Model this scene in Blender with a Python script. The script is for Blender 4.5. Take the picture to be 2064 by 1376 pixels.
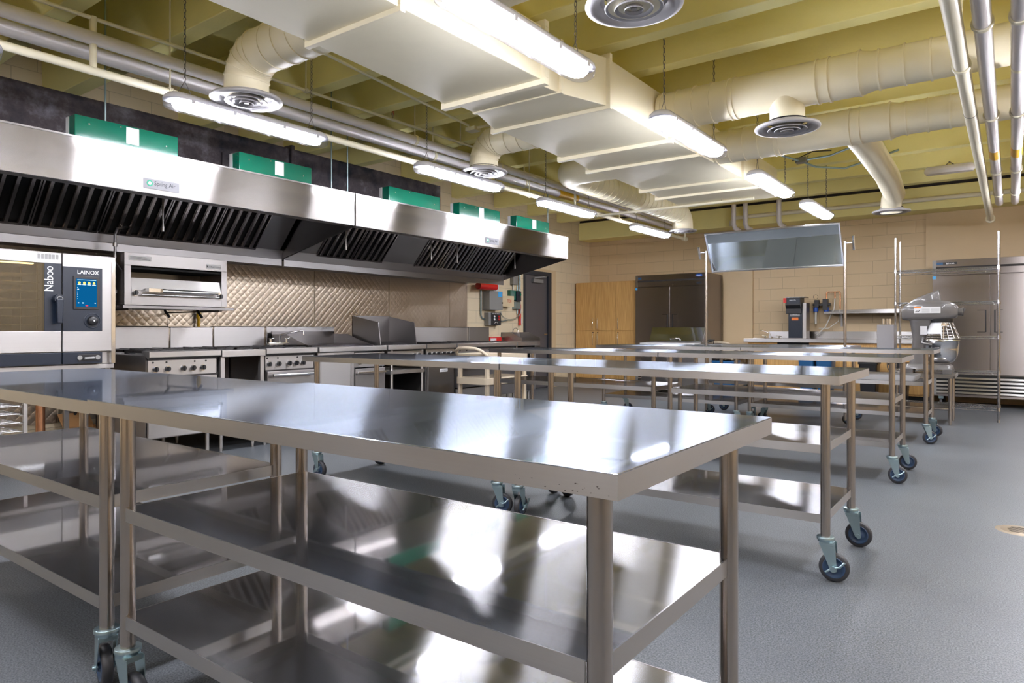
import bpy, math, random
from mathutils import Vector, Matrix
random.seed(7)
PI = math.pi
for o in list(bpy.data.objects):
    bpy.data.objects.remove(o)
S = bpy.context.scene
COL = S.collection

# ---------------------------------------------------------------- camera
cd = bpy.data.cameras.new('camera')
cam = bpy.data.objects.new('camera', cd)
COL.objects.link(cam)
cd.sensor_width = 36.0
cd.lens = 1371.0 / 2064.0 * 36.0
cd.shift_y = -25.0 / 2064.0
cd.clip_start = 0.02
cam.location = (0, 0, 1.116)
cam.rotation_euler = (PI / 2, 0, math.radians(36.27))
S.camera = cam

# ---------------------------------------------------------------- world, exposure
w = bpy.data.worlds.new('world')
S.world = w
w.use_nodes = True
w.node_tree.nodes['Background'].inputs[0].default_value = (0.75, 0.83, 1.0, 1)
w.node_tree.nodes['Background'].inputs[1].default_value = 0.4
S.view_settings.view_transform = 'Standard'
S.view_settings.look = 'None'
S.view_settings.exposure = 1.52
S.view_settings.gamma = 1.0
S.view_settings.use_curve_mapping = False
S.cycles.max_bounces = 10
S.cycles.diffuse_bounces = 7
S.cycles.glossy_bounces = 6
S.cycles.transparent_max_bounces = 12
S.cycles.sample_clamp_indirect = 6.0
S.cycles.caustics_reflective = False
S.cycles.caustics_refractive = False
LAMP_POWER = 34.0

# ---------------------------------------------------------------- materials
M = {}

def newmat(name):
    m = bpy.data.materials.new(name)
    m.use_nodes = True
    nt = m.node_tree
    b = nt.nodes['Principled BSDF']
    return m, nt, b

def mat(name, col, rough=0.5, metal=0.0, noise=0.0, nscale=8.0, bump=0.0, bscale=60.0, spec=None, coat=0.0):
    m, nt, b = newmat(name)
    b.inputs['Roughness'].default_value = rough
    b.inputs['Metallic'].default_value = metal
    b.inputs['Coat Weight'].default_value = coat
    if spec is not None:
        b.inputs['Specular IOR Level'].default_value = spec
    c = (col[0], col[1], col[2], 1)
    b.inputs['Base Color'].default_value = c
    tc = nt.nodes.new('ShaderNodeTexCoord')
    n = nt.nodes.new('ShaderNodeTexNoise')
    n.inputs['Scale'].default_value = nscale
    n.inputs['Detail'].default_value = 4
    nt.links.new(tc.outputs['Object'], n.inputs['Vector'])
    mx = nt.nodes.new('ShaderNodeMix')
    mx.data_type = 'RGBA'
    k = noise if noise else 0.03
    mx.inputs[6].default_value = tuple(min(1, v * (1 - k)) for v in col) + (1,)
    mx.inputs[7].default_value = tuple(min(1, v * (1 + k)) for v in col) + (1,)
    nt.links.new(n.outputs['Fac'], mx.inputs[0])
    nt.links.new(mx.outputs[2], b.inputs['Base Color'])
    if bump:
        n2 = nt.nodes.new('ShaderNodeTexNoise')
        n2.inputs['Scale'].default_value = bscale
        nt.links.new(tc.outputs['Object'], n2.inputs['Vector'])
        bp = nt.nodes.new('ShaderNodeBump')
        bp.inputs['Strength'].default_value = bump
        bp.inputs['Distance'].default_value = 0.01
        nt.links.new(n2.outputs['Fac'], bp.inputs['Height'])
        nt.links.new(bp.outputs['Normal'], b.inputs['Normal'])
    M[name] = m
    return m

def steel(name, col=(0.62, 0.60, 0.58), rough=0.28, aniso=0.85, brush=(1, 0.012, 0.017), wave=0.0, stretch=(0.5, 140, 140), streak=0.2, wscale=2.2, wdist=0.02, mirror=0.0, mrough=0.07, spread=None, line=0.0):
    """brushed stainless steel; the brushing runs along the object's `brush` axis"""
    m, nt, b = newmat(name)
    L = nt.links
    b.inputs['Metallic'].default_value = 1.0
    b.inputs['Anisotropic'].default_value = aniso
    tc = nt.nodes.new('ShaderNodeTexCoord')
    geo = nt.nodes.new('ShaderNodeNewGeometry')
    ax = nt.nodes.new('ShaderNodeVectorTransform')
    ax.vector_type = 'VECTOR'; ax.convert_from = 'OBJECT'; ax.convert_to = 'WORLD'
    ax.inputs[0].default_value = brush
    cr = nt.nodes.new('ShaderNodeVectorMath'); cr.operation = 'CROSS_PRODUCT'
    L.new(geo.outputs['Normal'], cr.inputs[0]); L.new(ax.outputs[0], cr.inputs[1])
    nz = nt.nodes.new('ShaderNodeVectorMath'); nz.operation = 'NORMALIZE'
    L.new(cr.outputs[0], nz.inputs[0])
    L.new(nz.outputs[0], b.inputs['Tangent'])
    mp = nt.nodes.new('ShaderNodeMapping')
    mp.inputs['Scale'].default_value = stretch
    L.new(tc.outputs['Object'], mp.inputs['Vector'])
    n = nt.nodes.new('ShaderNodeTexNoise')
    n.inputs['Scale'].default_value = 2.0
    n.inputs['Detail'].default_value = 6
    n.inputs['Roughness'].default_value = 0.65
    L.new(mp.outputs[0], n.inputs['Vector'])
    n3 = nt.nodes.new('ShaderNodeTexNoise')
    n3.inputs['Scale'].default_value = 3.0
    n3.inputs['Detail'].default_value = 3
    L.new(tc.outputs['Object'], n3.inputs['Vector'])
    r = nt.nodes.new('ShaderNodeMapRange')
    r.inputs[1].default_value = 0.3; r.inputs[2].default_value = 0.7
    r.inputs[3].default_value = rough * (1 - streak * 0.5); r.inputs[4].default_value = rough * (1 + streak * 0.5)
    ad = nt.nodes.new('ShaderNodeMath'); ad.operation = 'ADD'
    hf = nt.nodes.new('ShaderNodeMath'); hf.operation = 'MULTIPLY'; hf.inputs[1].default_value = 0.5
    L.new(n.outputs['Fac'], ad.inputs[0]); L.new(n3.outputs['Fac'], ad.inputs[1]); L.new(ad.outputs[0], hf.inputs[0])
    L.new(hf.outputs[0], r.inputs[0]); L.new(r.outputs[0], b.inputs['Roughness'])
    mx = nt.nodes.new('ShaderNodeMix'); mx.data_type = 'RGBA'
    mx.inputs[6].default_value = tuple(v * 0.955 for v in col) + (1,)
    mx.inputs[7].default_value = tuple(min(1, v * 1.045) for v in col) + (1,)
    L.new(n.outputs['Fac'], mx.inputs[0]); L.new(mx.outputs[2], b.inputs['Base Color'])
    if wave:
        n2 = nt.nodes.new('ShaderNodeTexNoise')
        n2.inputs['Scale'].default_value = wscale
        n2.inputs['Detail'].default_value = 1.0
        L.new(tc.outputs['Object'], n2.inputs['Vector'])
        bp = nt.nodes.new('ShaderNodeBump')
        bp.inputs['Strength'].default_value = wave
        bp.inputs['Distance'].default_value = wdist
        L.new(n2.outputs['Fac'], bp.inputs['Height'])
        L.new(bp.outputs['Normal'], b.inputs['Normal'])
    if line:
        # faint ripples across the brushing, seen as fine stripes in the reflections
        m4 = nt.nodes.new('ShaderNodeMapping'); m4.inputs['Scale'].default_value = (70, 1.5, 1.5)
        L.new(tc.outputs['Object'], m4.inputs['Vector'])
        n4 = nt.nodes.new('ShaderNodeTexNoise'); n4.inputs['Scale'].default_value = 1.0; n4.inputs['Detail'].default_value = 1
        L.new(m4.outputs[0], n4.inputs['Vector'])
        b4 = nt.nodes.new('ShaderNodeBump'); b4.inputs['Strength'].default_value = 1.0; b4.inputs['Distance'].default_value = line
        L.new(n4.outputs['Fac'], b4.inputs['Height'])
        if wave: L.new(bp.outputs['Normal'], b4.inputs['Normal'])
        L.new(b4.outputs['Normal'], b.inputs['Normal'])
    if spread:
        # strongly directional gloss: `spread` = (roughness, anisotropy)
        sp_ = nt.nodes.new('ShaderNodeBsdfAnisotropic')
        sp_.inputs['Roughness'].default_value = spread[0]
        sp_.inputs['Anisotropy'].default_value = -spread[1]
        L.new(mx.outputs[2], sp_.inputs['Color']); L.new(nz.outputs[0], sp_.inputs['Tangent'])
        if line: L.new(b4.outputs['Normal'], sp_.inputs['Normal'])
        elif wave: L.new(bp.outputs['Normal'], sp_.inputs['Normal'])
        L.new(sp_.outputs[0], nt.nodes['Material Output'].inputs[0])
    if mirror:
        g = nt.nodes.new('ShaderNodeBsdfAnisotropic')
        g.inputs['Roughness'].default_value = mrough
        L.new(mx.outputs[2], g.inputs['Color'])
        if wave: L.new(bp.outputs['Normal'], g.inputs['Normal'])
        ms = nt.nodes.new('ShaderNodeMixShader'); ms.inputs[0].default_value = mirror
        L.new(sp_.outputs[0] if spread else b.outputs[0], ms.inputs[1]); L.new(g.outputs[0], ms.inputs[2])
        L.new(ms.outputs[0], nt.nodes['Material Output'].inputs[0])
    M[name] = m
    return m

def emit(name, col, strength):
    m = bpy.data.materials.new(name)
    m.use_nodes = True
    nt = m.node_tree
    nt.nodes.remove(nt.nodes['Principled BSDF'])
    e = nt.nodes.new('ShaderNodeEmission')
    e.inputs[0].default_value = tuple(col) + (1,)
    e.inputs[1].default_value = strength
    nt.links.new(e.outputs[0], nt.nodes['Material Output'].inputs[0])
    M[name] = m
    return m

def clear(name, tint, gloss=0.12, rough=0.05):
    m = bpy.data.materials.new(name)
    m.use_nodes = True
    nt = m.node_tree
    nt.nodes.remove(nt.nodes['Principled BSDF'])
    t = nt.nodes.new('ShaderNodeBsdfTransparent'); t.inputs[0].default_value = tuple(tint) + (1,)
    g = nt.nodes.new('ShaderNodeBsdfGlossy'); g.inputs['Roughness'].default_value = rough
    f = nt.nodes.new('ShaderNodeFresnel'); f.inputs[0].default_value = 1.5
    gg = nt.nodes.new('ShaderNodeNewGeometry')
    iv = nt.nodes.new('ShaderNodeMath'); iv.operation = 'SUBTRACT'; iv.inputs[0].default_value = 1.0
    nt.links.new(gg.outputs['Backfacing'], iv.inputs[1])
    a = nt.nodes.new('ShaderNodeMath'); a.operation = 'MULTIPLY_ADD'; a.inputs[2].default_value = gloss
    a.use_clamp = True
    nt.links.new(f.outputs[0], a.inputs[0]); nt.links.new(iv.outputs[0], a.inputs[1])
    mx = nt.nodes.new('ShaderNodeMixShader')
    nt.links.new(a.outputs[0], mx.inputs[0])
    nt.links.new(t.outputs[0], mx.inputs[1]); nt.links.new(g.outputs[0], mx.inputs[2])
    nt.links.new(mx.outputs[0], nt.nodes['Material Output'].inputs[0])
    M[name] = m
    return m

def blockwall(name, axes, col):
    """painted concrete block: mortar grooves every 0.2032 m"""
    m, nt, b = newmat(name)
    L = nt.links
    tc = nt.nodes.new('ShaderNodeTexCoord')
    sp = nt.nodes.new('ShaderNodeSeparateXYZ'); cb = nt.nodes.new('ShaderNodeCombineXYZ')
    L.new(tc.outputs['Object'], sp.inputs[0])
    L.new(sp.outputs[axes[0]], cb.inputs[0]); L.new(sp.outputs[axes[1]], cb.inputs[1])
    bk = nt.nodes.new('ShaderNodeTexBrick')
    bk.inputs['Scale'].default_value = 1.0
    bk.inputs['Brick Width'].default_value = 0.4064
    bk.inputs['Row Height'].default_value = 0.2032
    bk.inputs['Mortar Size'].default_value = 0.004
    bk.inputs['Mortar Smooth'].default_value = 0.6
    bk.inputs['Color1'].default_value = tuple(c * 0.98 for c in col) + (1,)
    bk.inputs['Color2'].default_value = tuple(c * 1.02 for c in col) + (1,)
    bk.inputs['Mortar'].default_value = tuple(c * 0.72 for c in col) + (1,)
    L.new(cb.outputs[0], bk.inputs['Vector'])
    L.new(bk.outputs['Color'], b.inputs['Base Color'])
    b.inputs['Roughness'].default_value = 0.45
    inv = nt.nodes.new('ShaderNodeMath'); inv.operation = 'SUBTRACT'; inv.inputs[0].default_value = 1.0
    L.new(bk.outputs['Fac'], inv.inputs[1])
    n = nt.nodes.new('ShaderNodeTexNoise'); n.inputs['Scale'].default_value = 90
    L.new(tc.outputs['Object'], n.inputs['Vector'])
    ad = nt.nodes.new('ShaderNodeMath'); ad.operation = 'MULTIPLY_ADD'
    ad.inputs[1].default_value = 0.25
    L.new(n.outputs['Fac'], ad.inputs[0]); L.new(inv.outputs[0], ad.inputs[2])
    bp = nt.nodes.new('ShaderNodeBump'); bp.inputs['Strength'].default_value = 0.5; bp.inputs['Distance'].default_value = 0.006
    L.new(ad.outputs[0], bp.inputs['Height']); L.new(bp.outputs['Normal'], b.inputs['Normal'])
    M[name] = m
    return m

STEEL = (0.60, 0.585, 0.57)
steel('steel_top', (0.43, 0.48, 0.57), 0.33, 1.0, wave=0.02, wscale=3.0, mirror=0.42, mrough=0.03, spread=(0.20, 0.74), line=0.00003)  # bluish cast of the reflections is put into the steel colour
steel('steel_shelf', (0.44, 0.435, 0.44), 0.36, 1.0, wave=0.025, wscale=2.6, mirror=0.40, mrough=0.04, spread=(0.20, 0.74), line=0.00003)
steel('steel_edge', (0.44, 0.425, 0.415), 0.30, 0.9, mirror=0.25, mrough=0.12)
steel('steel_leg', (0.43, 0.385, 0.35), 0.21, 0.0, brush=(0.015, 0.012, 1), stretch=(60, 60, 1))
steel('steel_hood', (0.27, 0.252, 0.24), 0.38, 1.0, wave=0.10, wscale=1.4, mirror=0.30, mrough=0.08, spread=(0.26, 0.76), line=0.00010)
steel('steel_panel', (0.30, 0.285, 0.28), 0.30, 0.8, wave=0.08)
steel('steel_bright', (0.40, 0.385, 0.375), 0.32, 0.9, wave=0.10)
steel('steel_dark', (0.22, 0.21, 0.21), 0.33, 0.6, wave=0.05)
steel('steel_baffle', (0.42, 0.39, 0.38), 0.17, 0.5, brush=(0.01, 0.6, 0.8), stretch=(60, 3, 3))
steel('fridge_steel', (0.31, 0.275, 0.26), 0.30, 0.9, brush=(1, 0.012, 0.017), stretch=(60, 60, 1), wave=0.16, wscale=1.5)
steel('chrome', (0.78, 0.78, 0.80), 0.12, 0.0, stretch=(10, 10, 10))
steel('rack_chrome', (0.42, 0.42, 0.44), 0.2, 0.0, stretch=(10, 10, 10))
steel('zinc', (0.38, 0.50, 0.54), 0.34, 0.2, stretch=(10, 10, 10))
steel('mirror_face', (0.78, 0.82, 0.83), 0.02, 0.0, stretch=(1, 1, 1), streak=0.1)
steel('copper', (0.72, 0.36, 0.20), 0.25, 0.0, stretch=(10, 10, 10))
def mill_steel():
    m, nt, b = newmat('black_steel')
    L = nt.links
    tc = nt.nodes.new('ShaderNodeTexCoord')
    n = nt.nodes.new('ShaderNodeTexNoise'); n.inputs['Scale'].default_value = 2.6; n.inputs['Detail'].default_value = 8; n.inputs['Roughness'].default_value = 0.7
    L.new(tc.outputs['Object'], n.inputs['Vector'])
    cr = nt.nodes.new('ShaderNodeValToRGB')
    e = cr.color_ramp.elements
    e[0].position = 0.35; e[0].color = (0.012, 0.014, 0.02, 1)
    e[1].position = 0.72; e[1].color = (0.16, 0.16, 0.19, 1)
    q = e.new(0.52); q.color = (0.055, 0.045, 0.05, 1)
    L.new(n.outputs['Fac'], cr.inputs[0]); L.new(cr.outputs[0], b.inputs['Base Color'])
    b.inputs['Metallic'].default_value = 0.7
    b.inputs['Roughness'].default_value = 0.36
    M['black_steel'] = m
mill_steel()

# quilted steel wall lining: pillowed diamonds
def quilted():
    m, nt, b = newmat('quilted_steel')
    L = nt.links
    b.inputs['Metallic'].default_value = 1.0
    b.inputs['Base Color'].default_value = (0.43, 0.365, 0.29, 1)
    b.inputs['Roughness'].default_value = 0.36
    tc = nt.nodes.new('ShaderNodeTexCoord')
    sp = nt.nodes.new('ShaderNodeSeparateXYZ')
    L.new(tc.outputs['Object'], sp.inputs[0])
    def m2(op, a, bb):
        n = nt.nodes.new('ShaderNodeMath'); n.operation = op
        for i, v in enumerate((a, bb)):
            if v is None: continue
            if isinstance(v, (int, float)): n.inputs[i].default_value = v
            else: L.new(v, n.inputs[i])
        return n.outputs[0]
    k = PI / 0.085
    s1 = m2('ABSOLUTE', m2('SINE', m2('MULTIPLY', m2('ADD', sp.outputs[1], sp.outputs[2]), k), None), None)
    s2 = m2('ABSOLUTE', m2('SINE', m2('MULTIPLY', m2('SUBTRACT', sp.outputs[1], sp.outputs[2]), k), None), None)
    h = m2('POWER', m2('MULTIPLY', s1, s2), 0.5)
    bp = nt.nodes.new('ShaderNodeBump'); bp.inputs['Strength'].default_value = 0.30; bp.inputs['Distance'].default_value = 0.006
    L.new(h, bp.inputs['Height']); L.new(bp.outputs['Normal'], b.inputs['Normal'])
    n = nt.nodes.new('ShaderNodeTexNoise'); n.inputs['Scale'].default_value = 3
    L.new(tc.outputs['Object'], n.inputs['Vector'])
    r = nt.nodes.new('ShaderNodeMapRange'); r.inputs[3].default_value = 0.22; r.inputs[4].default_value = 0.42
    L.new(n.outputs['Fac'], r.inputs[0]); L.new(r.outputs[0], b.inputs['Roughness'])
    M['quilted_steel'] = m
quilted()

# speckled epoxy floor
def floor_mat():
    m, nt, b = newmat('epoxy_floor')
    L = nt.links
    tc = nt.nodes.new('ShaderNodeTexCoord')
    n = nt.nodes.new('ShaderNodeTexNoise'); n.inputs['Scale'].default_value = 170; n.inputs['Detail'].default_value = 2
    L.new(tc.outputs['Object'], n.inputs['Vector'])
    r = nt.nodes.new('ShaderNodeValToRGB')
    r.color_ramp.elements[0].position = 0.34; r.color_ramp.elements[0].color = (0.05, 0.056, 0.062, 1)
    r.color_ramp.elements[1].position = 0.66; r.color_ramp.elements[1].color = (0.175, 0.188, 0.20, 1)
    L.new(n.outputs['Fac'], r.inputs[0])
    n2 = nt.nodes.new('ShaderNodeTexNoise'); n2.inputs['Scale'].default_value = 1.3; n2.inputs['Detail'].default_value = 5
    L.new(tc.outputs['Object'], n2.inputs['Vector'])
    mx = nt.nodes.new('ShaderNodeMix'); mx.data_type = 'RGBA'; mx.blend_type = 'MULTIPLY'
    mx.inputs[0].default_value = 1.0
    r2 = nt.nodes.new('ShaderNodeValToRGB')
    r2.color_ramp.elements[0].position = 0.3; r2.color_ramp.elements[0].color = (0.84, 0.84, 0.86, 1)
    r2.color_ramp.elements[1].position = 0.7; r2.color_ramp.elements[1].color = (1, 1, 1, 1)
    L.new(n2.outputs['Fac'], r2.inputs[0])
    L.new(r.outputs[0], mx.inputs[6]); L.new(r2.outputs[0], mx.inputs[7])
    L.new(mx.outputs[2], b.inputs['Base Color'])
    b.inputs['Roughness'].default_value = 0.42
    b.inputs['Specular IOR Level'].default_value = 0.45
    bp = nt.nodes.new('ShaderNodeBump'); bp.inputs['Strength'].default_value = 0.35; bp.inputs['Distance'].default_value = 0.002
    L.new(n.outputs['Fac'], bp.inputs['Height']); L.new(bp.outputs['Normal'], b.inputs['Normal'])
    M['epoxy_floor'] = m
floor_mat()

def wood_mat():
    m, nt, b = newmat('oak')
    L = nt.links
    tc = nt.nodes.new('ShaderNodeTexCoord')
    mp = nt.nodes.new('ShaderNodeMapping'); mp.inputs['Scale'].default_value = (40, 40, 2.2)
    L.new(tc.outputs['Object'], mp.inputs['Vector'])
    n = nt.nodes.new('ShaderNodeTexNoise'); n.inputs['Scale'].default_value = 1.5; n.inputs['Detail'].default_value = 5
    L.new(mp.outputs[0], n.inputs['Vector'])
    r = nt.nodes.new('ShaderNodeValToRGB')
    r.color_ramp.elements[0].position = 0.3; r.color_ramp.elements[0].color = (0.49, 0.27, 0.085, 1)
    r.color_ramp.elements[1].position = 0.75; r.color_ramp.elements[1].color = (0.68, 0.42, 0.155, 1)
    L.new(n.outputs['Fac'], r.inputs[0]); L.new(r.outputs[0], b.inputs['Base Color'])
    b.inputs['Roughness'].default_value = 0.45
    M['oak'] = m
wood_mat()

mat('ceiling_paint', (0.93, 0.85, 0.38), 0.55, bump=0.15, bscale=40)
mat('duct_paint', (0.93, 0.86, 0.66), 0.42, noise=0.03, bump=0.05)
mat('pipe_paint', (0.84, 0.79, 0.62), 0.35)
mat('white_jacket', (0.78, 0.75, 0.77), 0.3, noise=0.05, coat=0.4)
mat('wall_paint', (0.62, 0.47, 0.285), 0.45, bump=0.1, bscale=120)
blockwall('block_paint_back', (0, 2), (0.62, 0.47, 0.285))
blockwall('block_paint_side', (1, 2), (0.70, 0.59, 0.41))
mat('black_line', (0.02, 0.016, 0.015), 0.7)
mat('door_paint', (0.085, 0.08, 0.085), 0.4)
mat('frame_paint', (0.02, 0.025, 0.035), 0.35)
mat('white_plastic', (0.55, 0.55, 0.56), 0.35)
mat('housing', (0.62, 0.62, 0.68), 0.25, coat=0.3)
mat('diffuser', (0.46, 0.45, 0.47), 0.4, coat=0.1)
mat('black_plastic', (0.012, 0.012, 0.014), 0.35)
mat('navy_plastic', (0.007, 0.013, 0.026), 0.32)
mat('rubber', (0.03, 0.03, 0.034), 0.5)
mat('grey_rubber', (0.12, 0.115, 0.12), 0.55)
mat('wheel_blue', (0.03, 0.06, 0.12), 0.32)
mat('green_paint', (0.0, 0.11, 0.065), 0.12, coat=0.8, noise=0.06)
mat('red_paint', (0.62, 0.015, 0.012), 0.25, coat=0.5)
mat('beige_plastic', (0.50, 0.42, 0.31), 0.5, noise=0.04)
mat('cardboard', (0.50, 0.26, 0.10), 0.8, noise=0.1)
mat('yellow_paint', (0.75, 0.42, 0.01), 0.35)
mat('orange_paint', (0.80, 0.20, 0.03), 0.45)
mat('blue_plastic', (0.01, 0.08, 0.20), 0.4)
mat('sticker_blue', (0.05, 0.35, 0.75), 0.4)
mat('plate_silver', (0.19, 0.19, 0.2), 0.7, spec=0.2)
mat('paper', (0.62, 0.62, 0.62), 0.6)
mat('mixer_grey', (0.105, 0.098, 0.094), 0.28, coat=0.4)
mat('stone_grey', (0.42, 0.40, 0.39), 0.4)
mat('cast_iron', (0.02, 0.018, 0.018), 0.5, bump=0.2)
mat('grey_box', (0.26, 0.26, 0.255), 0.4, metal=0.3)
mat('tan_box', (0.62, 0.50, 0.32), 0.45)
mat('drain_brass', (0.30, 0.24, 0.17), 0.45, metal=0.6)
mat('hose', (0.70, 0.68, 0.62), 0.3)
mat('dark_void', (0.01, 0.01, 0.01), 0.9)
mat('text_dark', (0.02, 0.02, 0.025), 0.5)
mat('text_green', (0.0, 0.22, 0.12), 0.5)
mat('text_red', (0.6, 0.02, 0.02), 0.5)
mat('text_white', (0.8, 0.8, 0.82), 0.4)
mat('oval_blue', (0.01, 0.08, 0.42), 0.35)
mat('scuff', (0.05, 0.04, 0.035), 0.6)
emit('lamp_lens', (0.97, 0.97, 1.0), LAMP_POWER)
emit('screen_blue', (0.003, 0.12, 0.32), 0.35)
emit('screen_white', (0.55, 0.8, 1.0), 0.9)
emit('screen_gold', (1.0, 0.6, 0.1), 0.9)
emit('screen_red', (1.0, 0.02, 0.02), 0.9)
emit('oven_lamp', (1.0, 0.72, 0.35), 4.0)
steel('brass_wire', (0.62, 0.48, 0.28), 0.25, 0.0, stretch=(5, 5, 5))
clear('clear_lens', (0.93, 0.94, 1.0), 0.05)
clear('oven_glass', (0.50, 0.50, 0.46), 0.10, 0.02)
clear('clear_guard', (0.9, 0.9, 0.9), 0.03)

# ---------------------------------------------------------------- mesh builder
class MB:
    def __init__(s, mtx=None):
        s.v = []; s.f = []; s.sm = []; s.m = mtx or Matrix.Identity(4); s.mi = []; s.cur = 0
    def add(s, vs, fs, smooth=False, mtx=None):
        n = len(s.v)
        T = s.m @ mtx if mtx is not None else s.m
        s.v += [T @ Vector(p) for p in vs]
        for f in fs:
            s.f.append(tuple(n + i for i in f)); s.sm.append(smooth); s.mi.append(s.cur)
    def box(s, x0, x1, y0, y1, z0, z1, mtx=None):
        if x0 > x1: x0, x1 = x1, x0
        if y0 > y1: y0, y1 = y1, y0
        if z0 > z1: z0, z1 = z1, z0
        vs = [(x0, y0, z0), (x1, y0, z0), (x1, y1, z0), (x0, y1, z0), (x0, y0, z1), (x1, y0, z1), (x1, y1, z1), (x0, y1, z1)]
        s.add(vs, [(0, 3, 2, 1), (4, 5, 6, 7), (0, 1, 5, 4), (1, 2, 6, 5), (2, 3, 7, 6), (3, 0, 4, 7)], False, mtx)
        return s
    def prism(s, pts, a0, a1, plane='xz', mtx=None):
        """polygon pts (2-D) in `plane`, extruded a0..a1 on the third axis"""
        def P(p, a):
            return {'xz': (p[0], a, p[1]), 'yz': (a, p[0], p[1]), 'xy': (p[0], p[1], a)}[plane]
        n = len(pts)
        s.add([P(p, a0) for p in pts] + [P(p, a1) for p in pts],
              [tuple(range(n)), tuple(range(2 * n - 1, n - 1, -1))] + [(i, n + i, n + (i + 1) % n, (i + 1) % n) for i in range(n)], False, mtx)
        return s
    def cyl(s, p0, p1, r, n=16, r1=None, caps=True, mtx=None):
        p0, p1 = Vector(p0), Vector(p1); r1 = r if r1 is None else r1
        d = (p1 - p0).normalized()
        u = d.orthogonal().normalized(); w = d.cross(u)
        A = [p0 + (u * math.cos(2 * PI * i / n) + w * math.sin(2 * PI * i / n)) * r for i in range(n)]
        B = [p1 + (u * math.cos(2 * PI * i / n) + w * math.sin(2 * PI * i / n)) * r1 for i in range(n)]
        s.add(A + B, [(i, (i + 1) % n, n + (i + 1) % n, n + i) for i in range(n)], True, mtx)
        if caps:
            if r > 1e-5: s.add(A, [tuple(range(n - 1, -1, -1))], False, mtx)
            if r1 > 1e-5: s.add(B, [tuple(range(n))], False, mtx)
        return s
    def tube(s, pts, r, n=8, closed=False, mtx=None):
        pts = [Vector(p) for p in pts]; m = len(pts)
        rings = []; prev = None
        for i, p in enumerate(pts):
            if closed: t = (pts[(i + 1) % m] - pts[i - 1]).normalized()
            elif i == 0: t = (pts[1] - p).normalized()
            elif i == m - 1: t = (p - pts[i - 1]).normalized()
            else: t = ((pts[i + 1] - p).normalized() + (p - pts[i - 1]).normalized()).normalized()
            if prev is None: u = t.orthogonal().normalized()
            else:
                u = (prev - t * prev.dot(t))
                u = u.normalized() if u.length > 1e-6 else t.orthogonal().normalized()
            prev = u; ww = t.cross(u)
            rr = r[i] if isinstance(r, (list, tuple)) else r
            rings.append([p + (u * math.cos(2 * PI * k / n) + ww * math.sin(2 * PI * k / n)) * rr for k in range(n)])
        vs = [v for ring in rings for v in ring]; fs = []
        for i in range(m if closed else m - 1):
            a, b = i * n, ((i + 1) % m) * n
            fs += [(a + k, a + (k + 1) % n, b + (k + 1) % n, b + k) for k in range(n)]
        s.add(vs, fs, True, mtx)
        if not closed:
            s.add(rings[0], [tuple(range(n - 1, -1, -1))], False, mtx); s.add(rings[-1], [tuple(range(n))], False, mtx)
        return s
    def lathe(s, prof, n=24, axis='z', c=(0, 0, 0), smooth=True, mtx=None, sx=1, sy=1):
        vs = []
        for r, h in prof:
            for k in range(n):
                a = 2 * PI * k / n
                x, y = r * math.cos(a) * sx, r * math.sin(a) * sy
                p = {'z': (x, y, h), 'y': (x, h, y), 'x': (h, x, y)}[axis]
                vs.append((p[0] + c[0], p[1] + c[1], p[2] + c[2]))
        fs = []
        for i in range(len(prof) - 1):
            fs += [(i * n + k, i * n + (k + 1) % n, (i + 1) * n + (k + 1) % n, (i + 1) * n + k) for k in range(n)]
        s.add(vs, fs, smooth, mtx)
        return s
    def loft(s, rings, smooth=True, cap=True, mtx=None):
        n = len(rings[0])
        fs = []
        for i in range(len(rings) - 1):
            fs += [(i * n + k, i * n + (k + 1) % n, (i + 1) * n + (k + 1) % n, (i + 1) * n + k) for k in range(n)]
        s.add([p for r in rings for p in r], fs, smooth, mtx)
        if cap:
            s.add(rings[0], [tuple(range(n - 1, -1, -1))], False, mtx); s.add(rings[-1], [tuple(range(n))], False, mtx)
        return s
    def build(s, name, m, parent=None, bevel=0.0, label=None, seg=2):
        me = bpy.data.meshes.new(name)
        me.from_pydata([tuple(p) for p in s.v], [], s.f)
        me.polygons.foreach_set('use_smooth', s.sm)
        ms = m if isinstance(m, (list, tuple)) else [m]
        for q in ms: me.materials.append(M[q])
        me.polygons.foreach_set('material_index', s.mi)
        me.update()
        o = bpy.data.objects.new(name, me)
        COL.objects.link(o)
        if parent is not None: o.parent = parent
        if bevel:
            b = o.modifiers.new('bevel', 'BEVEL'); b.width = bevel; b.segments = seg; b.limit_method = 'ANGLE'; b.angle_limit = 0.7
        if label: o['label'] = label
        return o

def box(name, m, parent, *a, bevel=0.0, label=None):
    return MB().box(*a).build(name, m, parent, bevel, label)

def tag(o, label, cat, group=None, kind=None):
    o['label'] = label; o['category'] = cat
    if group: o['group'] = group
    if kind: o['kind'] = kind
    return o

def thing(name, label, cat, loc=(0, 0, 0), rz=0, group=None):
    o = bpy.data.objects.new(name, None)
    o.empty_display_size = 0.1
    COL.objects.link(o)
    o.location = loc; o.rotation_euler = (0, 0, rz)
    return tag(o, label, cat, group)

def struct(o):
    o['kind'] = 'structure'
    return o

def copy_tree(o, parent=None):
    c = o.copy(); COL.objects.link(c)
    if parent is not None: c.parent = parent
    for ch in list(o.children): copy_tree(ch, c)
    return c

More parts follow.
